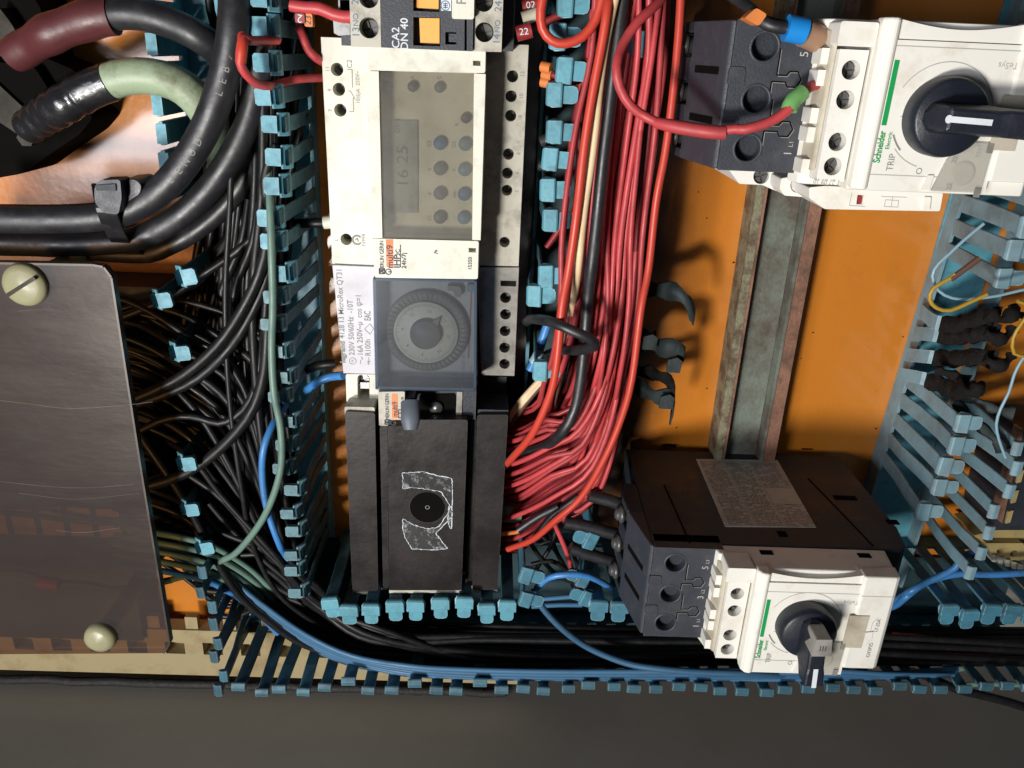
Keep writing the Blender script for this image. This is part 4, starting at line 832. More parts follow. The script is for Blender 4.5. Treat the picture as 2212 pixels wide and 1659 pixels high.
    for k, v in enumerate((8.2, 25.2, 42.8)):
        mb = MB(); X0 = ox - 1
        prof = [(0, 3.4), (7, 3.4), (7.2, 4.6), (9.0, 4.6), (9.2, 3.4), (10.6, 3.2), (11.6, 2.0), (11.9, .1)]
        vs = []; n = 18
        for (dx, rr) in prof: vs += [(X0 - dx, oy+v + rr*math.cos(i*math.tau/n), z(66) + rr*math.sin(i*math.tau/n)) for i in range(n)]
        mb.add(vs, [(j*n+i, j*n+(i+1) % n, (j+1)*n+(i+1) % n, (j+1)*n+i) for j in range(len(prof)-1) for i in range(n)], True)
        mb.build('clamp_screw', 'screw_dark', b)
        MB().box(ox-4.6, ox-.02, oy+v-3.0, oy+v+3.0, z(71.2), z(75.4)).build('clamp_plate', 'brass' if not lower else 'black_side', b, 0.3)
    # white housing
    wb, wt = oy-4.4+DV*.7, oy+51.8+DV*.5
    def wz(poly, nm, m, ya, yb, bev=0.8): mb = MB(); prism_y(mb, poly, ya, yb); return mb.build(nm, m, b, bev)
    wz([(ox+27.5, z(104)), (ox+110, z(104)), (ox+107.5, z(122)), (ox+43.5, z(122)), (ox+43.5, z(113)), (ox+32, z(113)), (ox+29.5, z(111))], 'housing', 'white', oy-3.2, wt-.6)
    wz([(ox+29.2, z(110)), (ox+32.3, z(110)), (ox+32.3, z(119.2)), (ox+31, z(118.4))], 'auxiliary_block', 'white_grimy', wb+5, wt-4)
    ah = [(ox+37.4, oy+v) for v in (4.6, 13.0, 27.0, 36.6)]
    MB().prism([(ox+32.4, oy-.6), (ox+42.4, oy-.6), (ox+42.4, oy+43), (ox+32.4, oy+43)], z(113.1), z(121.4), [circ(h, 3.15, 26) for h in ah], 6).build('auxiliary_face', 'white', b, 0.3)
    for h in ah: screw(b, h, z(117.6), 2.7, 'screw_dark', ang=random.random()*2)
    MB().prism(rnd([(ox+30.5, oy+44), (ox+43.4, oy+44), (ox+43.4, oy+51.6), (ox+30.5, oy+51.6)], 1), z(110), z(123)).build('corner_lug', 'white', b, 1.4)
    for v in (1, 12, 18.5, 31, 38): MB().prism([(ox+27.9, oy+v), (ox+30.6, oy+v), (ox+30.6, oy+v+5.2), (ox+27.9, oy+v+5.2)], z(108), z(117)).build('latch_tooth', 'white', b, 0.4)
    # main front: two rounded shoulders and a lower sunk panel
    wz([(ox+43.6, z(120)), (ox+49.5, z(120)), (ox+49.3, z(126.2)), (ox+47.8, z(127.4)), (ox+45.2, z(126.8)), (ox+43.8, z(124.4))], 'left_shoulder', 'white', wb, wt)
    wz([(ox+91, z(120)), (ox+108.5, z(118)), (ox+107.6, z(125.8)), (ox+105.5, z(127)), (ox+91.3, z(127)), (ox+91, z(126))], 'right_shoulder', 'white', wb+4.6, wt)
    MB().prism([(ox+48.6, wb), (ox+91.5, wb), (ox+91.5, oy+46.6), (ox+48.6, oy+46.6)], z(118), z(126)).build('front_panel', 'white', b, 0.6)
    n = 20; arc = [(ox+48.6 + 42.9*i/n, wt - .3 - 2.6*math.sin(math.pi*i/n)) for i in range(n+1)]
    MB().prism([(ox+48.6, oy+46.9), (ox+91.5, oy+46.9)] + arc[::-1], z(117), z(125.2)).build('top_ledge', 'white', b, 0.7)
    for pp_, zq in (([(ox+48.8, oy+41.8+DV), (ox+91.2, oy+41.8+DV)], 126.12), ([(ox+91.4, oy+41.6+DV), (ox+106, oy+41.6+DV)], 127.12), ([(ox+48.8, oy+3.0), (ox+74, oy+3.0)], 126.12)): pline(pp_, z(zq), .3, 'panel_seam')
    # vents in the white side wall that faces up
    for u in (52, 98): MB().box(ox+u-3, ox+u+3, wt-.9, wt-.4, z(107.5), z(111)).build('side_slot', 'hole', b)
    # lower right setting window
    MB().prism([(ox+71.5, wb+.6), (ox+89, wb+.6), (ox+89.4, oy+15.2), (ox+79, oy+15.2), (ox+74.5, oy+9)], z(126.2), z(127.4)).build('setting_window', 'clear', b, 0.3)
    MB().lathe(ox+81.5, oy+4.6, [(4.2, z(126.1)), (4.2, z(126.9)), (3.2, z(127.0)), (.1, z(127.0))], 26).build('setting_dial', 'white_grimy', b)
    for (u, v) in ((88.2, 13.6), (87.6, -1.6)): MB().box(ox+u-1.1, ox+u+1.1, oy+v-1.6, oy+v+1.6, z(127.42), z(127.9)).build('window_clip', 'grey_plastic', b, 0.3)
    MB().prism([(ox+68, wb+.8), (ox+71, wb+.8), (ox+71.4, oy+3.6), (ox+69.4, oy+3.6)], z(126.05), z(126.9)).build('trip_flap', 'white', b, 0.25)
    # tag holder right of the panel
    MB().prism([(ox+88, oy+13), (ox+97, oy+13), (ox+97, oy+31), (ox+88, oy+31)], z(126.9), z(127.7)).build('tag_holder', 'white_grimy', b, 0.3)
    MB().prism([(ox+97.2, oy+18), (ox+100.5, oy+18.4), (ox+100.5, oy+22.5), (ox+97.2, oy+22)], z(127.05), z(127.9)).build('tag_tooth', 'white', b, 0.3)
    # print
    zz = z(126.15)
    MB().prism([(ox+49.6, oy+16.5+DV), (ox+51.3, oy+16.5+DV), (ox+51.3, oy+37.4+DV), (ox+49.6, oy+37.4+DV)], z(126.0), zz).build('green_bar', 'green_ink', b)
    ptext('Schneider', ox+50.6, oy+9.3, zz, 3.35, 90, .80, .09, 'green_ink', 'brand_lettering'); ptext('Electric', ox+53.3, oy+11.6, zz, 2.0, 90, .98, .02, 'green_ink', 'brand_lettering')
    ptext('TRIP', ox+55.7, oy+4.3, zz, 3.3, 90, .9, m='ink_mid'); ptext('I', ox+56.6, oy+19.6, zz, 3.0, 90); ptext('O', ox+66.3, oy+1.8, zz, 3.0, 90, m='ink_mid')
    ptext('TeSys', ox+88.0, oy+37.2, zz, 2.8, 180, 1.05)
    ptext('TEST', ox+84.6, oy+9.0, z(127.55), 2.1, 90); ptext('25', ox+77, oy+6.2, z(127.55), 2.5, 80, m='ink_mid'); ptext('22' if not lower else '17', ox+77.4, oy-3.0, z(127.55), 2.5, 90, m='ink_mid')
    if lower:
        ptext('GV3P25', ox+101.5, oy+11.5, z(127.2), 2.5, 90, m='ink_mid'); ptext('17-25A', ox+102.2, oy+25.5, z(127.2), 2.5, 90, m='ink_mid')
        pline([(ox+99.5, oy+22.5), (ox+99.5, oy+27), (ox+101.5, oy+30)], z(127.2), .25, 'switch_symbol')
    cc = (ox+KU, oy+KV)
    ang = lambda d0, d1, r: [(cc[0]+r*math.cos(math.radians(d0+(d1-d0)*i/24)), cc[1]+r*math.sin(math.radians(d0+(d1-d0)*i/24))) for i in range(25)]
    pline(ang(10, 150, 17.4), zz, .3, 'dial_ring'); pline(ang(-140, -104, 17.4), zz, .3, 'dial_ring')
    mb = MB(); line_mb(mb, ang(204, 226, 16.2), zz, .6); mb.build('dial_arrow', 'ink_mid', b)
    # knob: collar, disc, tapered grip
    kb = MB().lathe(cc[0], cc[1], [(13.1, z(126.1)), (13.1, z(131)), (12.5, z(133.6)), (11.6, z(134.4)), (.1, z(134.6))], 56).build('knob', 'knob', b)
    a = math.radians(knob_deg); u = Vector((math.cos(a), math.sin(a))); v = Vector((-u.y, u.x)); o2 = Vector(cc)
    def P3(l, s_, h): p = o2 + u*l*(.82 if not lower or l < 0 else .72) + v*s_*.95; return (p.x, p.y, z(h))
    st = [(-12.5, 1.0, 2.0, 135.0), (-10, 3.4, 4.8, 139.5), (-8, 3.8, 5.4, 144.5), (12, 3.9, 5.4, 146), (15.5, 4.4, 5.0, 146.5), (24.5, 4.6, 4.9, 147)]
    zb = [134.0, 134.0, 134.0, 134.0, 136.5, 139.5]
    vs = []
    for (l, a1, a2, h), zlow in zip(st, zb): vs += [P3(l, -a2, zlow), P3(l, a2, zlow), P3(l, a1, h), P3(l, -a1, h)]
    k = len(st)
    mb = MB(); mb.add(vs, [(i*4+j, (i+1)*4+j, (i+1)*4+(j+1) % 4, i*4+(j+1) % 4) for i in range(k-1) for j in range(4)] + [(0, 1, 2, 3), tuple((k-1)*4+j for j in (3, 2, 1, 0))])
    g = mb.build('grip', 'knob', kb, 1.1)
    mb = MB()
    if not lower:
        mb.add([P3(-8.2, -.9, 144.9), P3(8.5, -.9, 146.0), P3(8.5, 1.1, 146.0), P3(-8.2, 1.1, 144.9)], [(0, 1, 2, 3)])
        cc2 = [P3(-8.2 + 1.4*math.cos(t), .1 + 1.4*math.sin(t), 144.95 + .05*math.cos(t)) for t in [i*math.tau/14 for i in range(14)]]; mb.add(cc2, [tuple(range(14))])
    else:
        mb.add([P3(11.5, -1.2, 146.25), P3(24.8, -1.2, 147.3), P3(24.8, 1.0, 147.3), P3(11.5, 1.0, 146.25)], [(0, 1, 2, 3)])
        mb.add([P3(24.95, -1.2, 147.2), P3(24.95, -1.2, 141), P3(24.95, 1.0, 141), P3(24.95, 1.0, 147.2)], [(0, 1, 2, 3)])
    mb.build('pointer_mark', 'ink_white', kb)
    if lower:
        mb = MB(); q_ = [P3(-12, -3.6, 140)[:2], P3(-1, -4.6, 140)[:2], P3(-1, 4.6, 140)[:2], P3(-12, 3.6, 140)[:2]]
        mb.prism(q_, z(138), z(148.5)); lk = mb.build('padlock_slide', 'grey_plastic', kb, 0.7)
        mb = MB()
        for s_ in (-1.2, 0, 1.2): mb.add([P3(-8, s_-.25, 148.65), P3(-4.5, s_-.25, 148.65), P3(-4.5, s_+.25, 148.65), P3(-8, s_+.25, 148.65)], [(0, 1, 2, 3)])
        mb.build('slide_marks', 'ink', kb)
    return b
b1 = breaker('upper rotary motor breaker, its handle turned level to the right, red wire crossing in front', 80, -39.2, 9, -2, False)
b2 = breaker('lower rotary motor breaker with handle pointing down and a printed label on its dark side', 77, -263.2, 0, -88, True)
# printed label on the dark side of the lower breaker (faces up the cabinet)
YL = -263.2 + 51.3 + .35
cs = [at_y(*p, YL) for p in q('h0', (540, 248), (1045, 255), (1285, 672), (720, 668))]
mb = MB(); mb.add([(p.x, YL, p.z) for p in cs] + [(p.x, YL-.3, p.z) for p in cs], [(3, 2, 1, 0), (0, 4, 5, 1), (1, 5, 6, 2), (2, 6, 7, 3), (3, 7, 4, 0)])
lab = mb.build('rating_label', 'label_paper', b2)
x0, x1, z0, z1 = min(cs[0].x, cs[3].x)+1, max(cs[1].x, cs[2].x)-1, cs[0].z+1.5, cs[3].z-1.5
mb = MB(); random.seed(11)
def bar(xa, xb, za, zb_): mb.add([(xa, YL+.08, za), (xb, YL+.08, za), (xb, YL+.08, zb_), (xa, YL+.08, zb_)], [(3, 2, 1, 0)])
cols = [(0.03, 0.30), (0.34, 0.62), (0.66, 0.97)]
zc = z0 + 1
while zc < z1 - 1:
    f = (zc - z0)/(z1 - z0)
    for ci, (a, b_) in enumerate(cols):
        if ci == 2 and 0.42 < f < 0.66: continue
        x = lerp(x0, x1, a); xe = lerp(x0, x1, b_)
        while x < xe - 1:
            l = random.uniform(.8, 3.2); 
            if random.random() < .82: bar(x, min(x+l, xe), zc, zc + .62)
            x += l + .5
    zc += 1.35
for a in (.32, .64): bar(lerp(x0, x1, a), lerp(x0, x1, a)+.25, z0, z1)
for f in (.30, .68): bar(x0, x1, lerp(z0, z1, f), lerp(z0, z1, f)+.25)
mb.build('label_print', 'ink_mid', lab)
for pp in (((340, 410), (420, 590), (500, 770)), ((1235, 370), (1420, 560), (1640, 790))):
    P_ = [at_y(*p, YL-.25) for p in q('h0', *pp)]
    mb = MB(); mb.tube(P_, .42, 6); mb.build('side_seam', 'hole', b2)
for (x, y, sx_, sz_) in ((1465, 490, 6, 2.2), (1075, 715, 2.2, 2.4), (1225, 180, 3.2, 1.6), (370, 165, 4, 1.4), (500, 735, 1.6, 1.8), (1760, 640, 3, 2)):
    p = at_y(*q1('h0', x, y), YL-.3); MB().box(p.x-sx_, p.x+sx_, YL-.6, YL-.12, p.z-sz_, p.z+sz_).build('side_notch', 'hole', b2, 0.1)
random.seed(33)
# auxiliary contact block hung under the upper breaker (white, with red flag)
ab = thing('auxiliary_contact', 'narrow white contact block with a dark red flag, fixed below the upper rotary breaker', 'contact block', (140, -50, 30))
Za = 112
MB().prism(rnd(W(Za, q('d0', (905, 1140), (1010, 1130), (1720, 1175), (1700, 1285), (1000, 1272), (905, 1205))), .8), 50, Za, [W(Za, q('d0', (1200, 1185), (1236, 1187), (1228, 1244), (1192, 1242)))], 1.5).build('body', 'white', ab, 0.7)
MB().prism(W(Za-.5, q('d0', (1205, 1187), (1230, 1188), (1222, 1243), (1198, 1241))), Za-1.4, Za-.4).build('red_flag', 'marker_red', ab, 0.1)
lines(ab, 'ink_pale', Za+.12, [q('d0', (1165, 1172), (1150, 1250), (1245, 1256)), q('d0', (1370, 1215), (1450, 1220), (1445, 1260), (1362, 1256), (1370, 1215)), q('d0', (1410, 1218), (1404, 1258)), q('d0', (1345, 1195), (1500, 1200)), q('d0', (1412, 1198), (1410, 1216))], .25)
MB().prism(W(Za, q('d0', (1600, 1195), (1640, 1197), (1632, 1275), (1592, 1272))), Za-.2, Za+1.0).build('side_tab', 'white', ab, 0.4)
Zb = 92
mb = MB(); sc_ = at(*q1('d0', 842, 1122), Zb)
MB().prism(rnd(W(Zb, q('d0', (735, 1085), (905, 1060), (905, 1200), (755, 1190), (725, 1150))), .8), 40, Zb, [circ(sc_, 3.4, 22)], 5).build('terminal_block', 'white', ab, 0.6)
screw(ab, sc_, Zb-1.6, 3.0, 'screw_dark')
Zc = 78; sc_ = at(*q1('d0', 615, 1070), Zc)
MB().prism(rnd(W(Zc, q('d0', (415, 1030), (690, 1045), (720, 1110), (712, 1165), (620, 1125), (480, 1118))), .8), 30, Zc, [circ(sc_, 3.4, 22)], 5).build('terminal_block', 'white', ab, 0.6)
screw(ab, sc_, Zc-1.6, 3.0, 'screw_dark')
lettering(b1, 'ink_mid', 131.2, [('1 27 09 10', *q1('d0', 1010, 1108), 2.2, 178)])
# small piece showing under the lower breaker
sb = MB().prism(rnd([(103, -268), (109, -268), (110, -262), (103, -262)], 1), 60, 96).build('contact_lug', 'cream_grime_shade', b2, 0.6)

# ================================================================== BIG CABLES (top left)
def cable(pts, r, m, label, group=None, parts=(), radf=None):
    o = wire(pts, r, m, label, group, 'cable', 'power_cable', n=24, radf=radf, step=5)
    return o
GP = 'thick black power cables curving across the top left'
cb1 = cable(cz('a', 55, (630, 88, 54), (720, 82), (820, 85), (950, 115), (1080, 165), (1200, 230), (1320, 330, 45), (1420, 470, 34), (1480, 600, 28)), 6.3, 'black_cable', 'thick black cable leaving the maroon sleeve at the top left', GP)
cb2 = cable(cz('a', 74, (1400, -260, 66), (1392, -60, 70), (1385, 150), (1345, 400), (1240, 720), (1090, 980), (930, 1150), (740, 1255), (560, 1290), (300, 1300), (0, 1298), (-260, 1296)), 6.2, 'black_cable', 'thick black cable with embossed lettering, uppermost of the tied bundle', GP)
cb3 = cable(cz('a', 60, (1545, -260, 48), (1550, -60, 52), (1545, 300), (1500, 620), (1400, 880), (1240, 1120), (1060, 1290), (880, 1390), (780, 1425), (560, 1445), (300, 1448), (0, 1440), (-260, 1435)), 5.6, 'black_cable', 'thick black cable, second from the top in the tied bundle', GP)
cb4 = cable(cz('a', 44, (1640, 500, 30), (1600, 760, 36), (1480, 1020), (1330, 1230), (1150, 1380), (1000, 1460), (880, 1505), (650, 1500), (300, 1470), (0, 1462), (-260, 1460)), 4.6, 'black_cable', 'thick black cable at the underside of the tied bundle', GP)
cb5 = cable(cz('a', 30, (1640, 900, 26), (1540, 1150), (1430, 1330), (1300, 1500), (1180, 1640), (1060, 1760)), 3.4, 'black_cable', 'medium black cable curving under the tied bundle towards the smoked plate')
# embossed lettering along cable 2: small raised letters on its upper side
mb = MB(); word = 'CABEL DUNE - V -'
SP = spline([at(*p) for p in cz('a', 74, (1385, 150), (1345, 400), (1240, 720), (1090, 980), (930, 1150))], 1.0)
tot = len(SP); k = 6; camv = Vector((0, 0, HC))
for ch_ in 'CABEL  DUNEL  - V -  - ':
    if k + 6 >= tot: break
    p = SP[k]; t = (SP[min(k+3, tot-1)] - SP[k-3]).normalized(); nrm = (camv - p); nrm = (nrm - t*nrm.dot(t)).normalized(); sd = t.cross(nrm)
    if ch_ != ' ':
        text_mb(mb, ch_, (0, 0), 0, 4.2, 0, tf=lambda x, y, p=p, t=t, nrm=nrm, sd=sd: tuple(p + nrm*math.sqrt(max(6.3**2 - (y*0.9)**2, 1)) - t*x + sd*y))
    k += 8 if ch_ == ' ' else 5
emb = mb.build('embossed_lettering', 'ink_mid', cb2)
gcab = cable(cz('a', 50, (600, 505, 49), (660, 480), (760, 455), (900, 455), (1040, 492), (1150, 570), (1240, 690, 46), (1300, 830, 38), (1340, 1000, 26)), 7.6, 'green_cable', 'thick pale green cable with grime spots, coming out of black tape at the left')
mr = wire(cz('a', 54, (80, 330, 48), (190, 265, 50), (300, 200), (430, 150), (560, 110), (675, 95)), 7.9, 'maroon', 'maroon heat shrink sleeve on a thick cable at the top left', None, 'sleeve', 'cable_sleeve', n=28, radf=lambda t: 1.0 + .04*math.sin(t*18) - .22*max(0, .45-t), step=2)
tp_ = wire(cz('a', 50, (165, 760, 40), (260, 690, 44), (370, 625), (480, 560), (560, 520), (655, 485)), 8.0, 'tape', 'black tape wound tightly round the end of the green cable', None, 'tape', 'cable_tape', n=28, radf=lambda t: (1.02 + .045*math.sin(t*46)*(t < .75)) * (1 - .25*max(0, .4-t)), step=1.2)
for (pp, lb) in ((((-40, 20), (60, 150), (110, 260), (60, 340), (-60, 330)), 'tarnished metal cable lug at the end of the maroon sleeve'), (((-60, 470), (90, 610), (190, 700), (240, 800), (180, 860), (-60, 700)), 'tarnished metal cable lug at the end of the black tape')):
    P_ = W(40, q('a', *pp)); MB().prism(rnd(P_, 3), 22, 38).build('cable_lug', 'lug', None, 1.5, lb, 'cable lug')
for (x, y, z_, lb) in ((60, 300, 46, 'blackened bolt on the upper cable lug'), (150, 820, 40, 'blackened bolt on the lower cable lug')): 
    p = at(*c('a', x, y), z_); mb = MB(); mb.prism([(p.x+4*math.cos(i*math.pi/3), p.y+4*math.sin(i*math.pi/3)) for i in range(6)], z_-6, z_); mb.build('bolt', 'lug', None, 0.6, lb, 'bolt')
sup = thing('shadow_block', 'added black block under the cable lugs at the left edge, dark in place of shadow', 'shadow filler', (-230, -60, 2))
MB().prism(rnd(W(30, q('a', (-200, -100), (140, -100), (250, 60), (240, 330), (450, 420), (480, 640), (560, 690), (470, 800), (310, 905), (140, 1030), (-200, 1090))), 3), 0.3, 30).build('block', 'hole', sup, 1)  # block added to fill the dark area, near-black in place of cast shadow
MB().prism(rnd(W(36, q('a', (-200, 350), (200, 390), (330, 600), (200, 700), (-200, 420))), 3), 30, 36).build('barrier', 'hole', sup, 1)
# cable tie round the bundle
ct = thing('cable_tie', 'shiny black cable tie wrapped round the thick cables, its head on top', 'cable tie', tuple(at(*c('a', 660, 1350), 60)))
ctr = [at(*p) for p in cz('a', 82, (575, 1090, 70), (590, 1180, 82), (610, 1260, 85), (640, 1340, 78), (675, 1410, 70), (720, 1470, 58), (800, 1520, 44), (860, 1530, 34))]
for off, nm in ((0, 'strap'), (22, 'strap')):
    P_ = spline([p + Vector((off*.18, 0, 0)) for p in ctr], 2); mb = MB(); vs = []
    for p in P_:
        for a in ((-2.2, -.7), (2.2, -.7), (2.2, .7), (-2.2, .7)): vs.append(p + Vector((a[0], 0, a[1])))
    n_ = len(P_); mb.add(vs, [(i*4+k, i*4+(k+1) % 4, (i+1)*4+(k+1) % 4, (i+1)*4+k) for i in range(n_-1) for k in range(4)] + [(3, 2, 1, 0)]); mb.build(nm, 'black_cable', ct, .3)
MB().prism(rnd(W(88, q('a', (545, 1130), (570, 1075), (700, 1070), (710, 1180), (690, 1280), (600, 1270), (550, 1210))), 1.5), 76, 86).build('head', 'knob', ct, 0.8)
MB().prism(W(86.4, q('a', (568, 1100), (688, 1092), (690, 1135), (578, 1130))), 86.0, 87.0).build('head_window', 'black_side', ct, 0.3)
MB().prism(rnd(W(80, q('a', (700, 1075), (800, 1065), (840, 1100), (830, 1150), (740, 1210), (705, 1180))), 1.5), 62, 80).build('loose_end', 'knob', ct, 0.8)

# ================================================================== BLACK WIRES
random.seed(101)
ORD = ['topmost', 'second from the top', 'third from the top', 'fourth from the top', 'fifth from the top', 'sixth from the top', 'lowest']
def nth(k): return str(k) + ('th' if 10 < k % 100 < 14 else {1: 'st', 2: 'nd', 3: 'rd'}.get(k % 10, 'th'))
GB = 'black control wires fanning out of the smoked plate into the bottom duct'
def black(pts, r=1.55, lab='thin black wire in the fan between the smoked plate and the upright duct', grp=GB, m='black_wire'):
    return wire(pts, r, m, lab, grp, n=8, step=6, ymin=-340.2)
# fan wires: leave the plate edge, sweep down and to the right into the bottom duct
NF = 30
for i in range(NF):
    t = i/(NF-1)
    ys = 640 + 520*t + random.uniform(-10, 10); xs = 238 + (ys-600)*.135
    jm = random.uniform(-.5, .5); ex = 1 - t
    z0 = random.uniform(26, 56); zm = random.uniform(24, 60); ze = random.uniform(28, 50)
    yb = 1378 + 82*random.random()
    pts = [(xs-60, ys-10, z0), (xs+30, ys+8, z0), (xs+110 + 30*ex, ys+45 + 25*ex, zm), (430 + 100*ex + 22*jm, ys+ 110 + 80*ex, zm)]
    pts = [p for p in pts if True]
    ymid = max(1190 + 30*jm, ys + 120)
    pts += [(560 + 60*ex + 18*jm, max(1150, ymid), zm), (650 + 40*ex + 22*jm, 1270 + 24*jm + (1-ex)*26, zm*.8+8), (800 + 30*jm, min(1352 + 30*random.random(), yb), ze+6), (1050 + 40*jm, yb-6, ze), (1400, yb + random.uniform(-8, 8), ze), (1800, yb + random.uniform(-10, 10), ze), (2300, yb + random.uniform(-5, 25), ze)]
    pts.sort(key=lambda p: p[0])
    black(pts, random.choice((1.6, 1.85, 2.1)), 'thin black wire leaving the right edge of the smoked plate, %s from the top' % nth(i+1))
# wires coming down the upright duct from above
for i in range(15):
    t = i/14; x = 470 + 105*t + random.uniform(-3, 3); zz = random.uniform(24, 62); j = random.uniform(-1, 1); yb = 1368 + 80*random.random()
    black([(x + 30, -60, zz), (x + 22, 200, zz), (x + 18, 420, zz), (x + 6 + 12*j, 640, zz), (x + 14 + 10*j, 850, zz), (x + 40 + 12*j, 1050, zz), (x + 70 + 8*j, 1190, zz*.9), (x+150, 1310, zz*.8), (x + 320, min(yb-20, 1400), 32), (x+600, yb, 26), (1500, yb+5, 24), (2300, yb+12, 24)],
          random.choice((1.4, 1.8, 2.1)), 'black wire running down the upright duct, %s from the left at the top edge' % nth(i+1), 'black wires running down the upright duct')
# deep tangle under the countable wires
mb = MB()
for i in range(95):
    if i < 60:
        ys = 600 + 600*random.random(); x0_ = 215 + (ys-600)*.135; z = random.uniform(5, 22); ln = random.uniform(.5, 1)
        pts = [(x0_-40, ys-30*random.random(), z), (x0_+90, ys+random.uniform(-10, 60), z+4), (x0_+190, ys+random.uniform(20, 150), z+6), (560+random.uniform(-30, 30), min(1290, ys+random.uniform(180, 330)), z+8)]
    else:
        x = random.uniform(400, 600); z = random.uniform(6, 24)
        pts = [(x+60+random.uniform(-25, 25), -50 + 330*random.random(), z), (x+30+random.uniform(-20, 20), 480, z), (x+random.uniform(-20, 20), 760, z), (x+30+random.uniform(-20, 20), 1000, z+5), (x+80, 1220, z+5), (x+190, 1330, z+5)]
    mb.tube(spline([at(*p) for p in pts], 9), random.uniform(1.4, 2.2), 6)
mb.build('wire_tangle', 'black_wire', None, 0, 'dark tangle of wires deep behind the countable ones in the upright duct', 'wires', kind='stuff')
# single wires seen in the fan
LW = [
 (((560, 420), (700, 385), (880, 315), (1010, 255), (1200, 125), (1400, -10), (1500, -100)), 2.0, 46),
 (((700, 330), (900, 290), (1040, 275), (1200, 305), (1390, 372), (1540, 470)), 1.5, 40), (((640, 300), (860, 362), (1050, 418), (1260, 535), (1420, 650)), 1.5, 38),
 (((960, 320), (1130, 378), (1290, 480), (1480, 640), (1580, 800)), 1.8, 44), (((640, 480), (850, 500), (950, 538), (1130, 640), (1300, 800)), 1.5, 42),
 (((640, 535), (860, 590), (1010, 650), (1200, 760), (1400, 900), (1540, 1060)), 1.5, 38), (((640, 610), (900, 655), (1020, 705), (1150, 790)), 1.4, 34),
 (((640, 940), (780, 868), (900, 818), (1100, 712), (1290, 545), (1430, 345), (1540, 120), (1590, -100), (1610, -400)), 2.6, 66),
 (((640, 960), (800, 895), (950, 846), (1180, 735), (1370, 550), (1500, 340), (1580, 150), (1625, -80), (1640, -350)), 2.4, 62),
 (((640, 880), (800, 905), (930, 945), (1060, 985), (1220, 1060), (1330, 1150)), 1.4, 36),
 (((640, 1110), (820, 1055), (940, 995), (1080, 962), (1190, 975), (1300, 1005), (1400, 965), (1490, 860), (1550, 640), (1580, 300), (1600, 0), (1600, -300)), 2.0, 60),
 (((640, 1440), (900, 1372), (1080, 1312), (1250, 1205), (1410, 1050), (1510, 900), (1570, 700), (1590, 420)), 2.8, 64),
 (((640, 1400), (860, 1340), (1000, 1295), (1120, 1270)), 1.5, 50), (((640, 1120), (820, 1160), (950, 1190), (1060, 1235), (1200, 1330)), 1.5, 36),
 (((640, 1250), (900, 1290), (1080, 1340), (1200, 1420), (1400, 1640)), 1.5, 34),
 (((1060, 820), (1180, 950), (1290, 1120), (1420, 1370), (1540, 1640), (1700, 1900)), 1.8, 56), (((1130, 790), (1280, 900), (1400, 1080), (1520, 1340), (1640, 1660)), 1.8, 50),
 (((1200, 760), (1330, 900), (1440, 1060), (1560, 1320), (1680, 1640)), 1.6, 46), (((1340, 620), (1450, 760), (1540, 960), (1600, 1250), (1700, 1600)), 1.8, 52),
 (((1400, 560), (1510, 640), (1590, 800)), 2.2, 48), (((1480, 440), (1560, 520), (1620, 640)), 1.6, 40), (((1310, 1190), (1420, 1400), (1520, 1640), (1660, 1850)), 1.5, 50),
 (((1120, 1310), (1280, 1420), (1400, 1540), (1520, 1700), (1700, 1880)), 1.8, 58), (((1240, 1480), (1360, 1620), (1500, 1760), (1700, 1930)), 1.5, 52), (((1570, 900), (1545, 1050), (1560, 1250), (1640, 1500)), 1.7, 56),
]
LW.sort(key=lambda w_: w_[0][0][1])
for k, (pp, r_, z_) in enumerate(LW):
    black(cz('e', z_, *[(a, b_) for a, b_ in pp]), r_, '%s black wire crossing the fan by the smoked plate, left end %s from top' % ('thicker' if r_ > 1.9 else 'slim', nth(k+1)), 'single black wires crossing the fan')
for k in range(20):
    yb = 1356 + 6.0*k; zz = 18 + 1.3*k + 6*random.random(); j = random.uniform(-5, 5)
    black([(300, yb-420-6*k, zz+14), (400, yb-330-3*k, zz+16), (500, yb-205, zz+10), (580, yb-128, zz+6), (660, yb-76, zz+3), (760, yb-34, zz), (900, yb-8+j, zz+4), (1150, yb + j, zz+6), (1450, yb - j, zz+4), (1800, yb + 2 + j, zz), (2300, yb + 12 - j, zz)], random.choice((1.4, 1.7, 2.0)), 'black wire lying along the bottom duct, %s from the duct wall under the timers' % nth(k+1), 'black wires lying along the bottom duct')
for k, (pp, z_) in enumerate(((((1480, 1180), (1440, 1420), (1350, 1640), (1320, 1720)), 44), (((1540, 1200), (1500, 1440), (1420, 1640), (1390, 1760)), 50), (((1600, 1150), (1560, 1450), (1520, 1700), (1440, 1900)), 52), (((1640, 860), (1600, 950), (1570, 1080), (1590, 1200), (1650, 1270)), 64), (((1240, -40), (1250, 60), (1290, 200), (1330, 330)), 40))):
    black(cz('a', z_, *pp), 2.0, ('black wire looping left of the duct clips, leftmost of the descending loops', 'black wire looping left of the duct clips, middle one of the descending loops', 'black wire looping left of the duct clips, rightmost of the descending loops', 'black wire bulging round the sixth clip of the upright duct', 'black wire at the top left between two thick black cables')[k], 'black wires looping beside the upright duct')
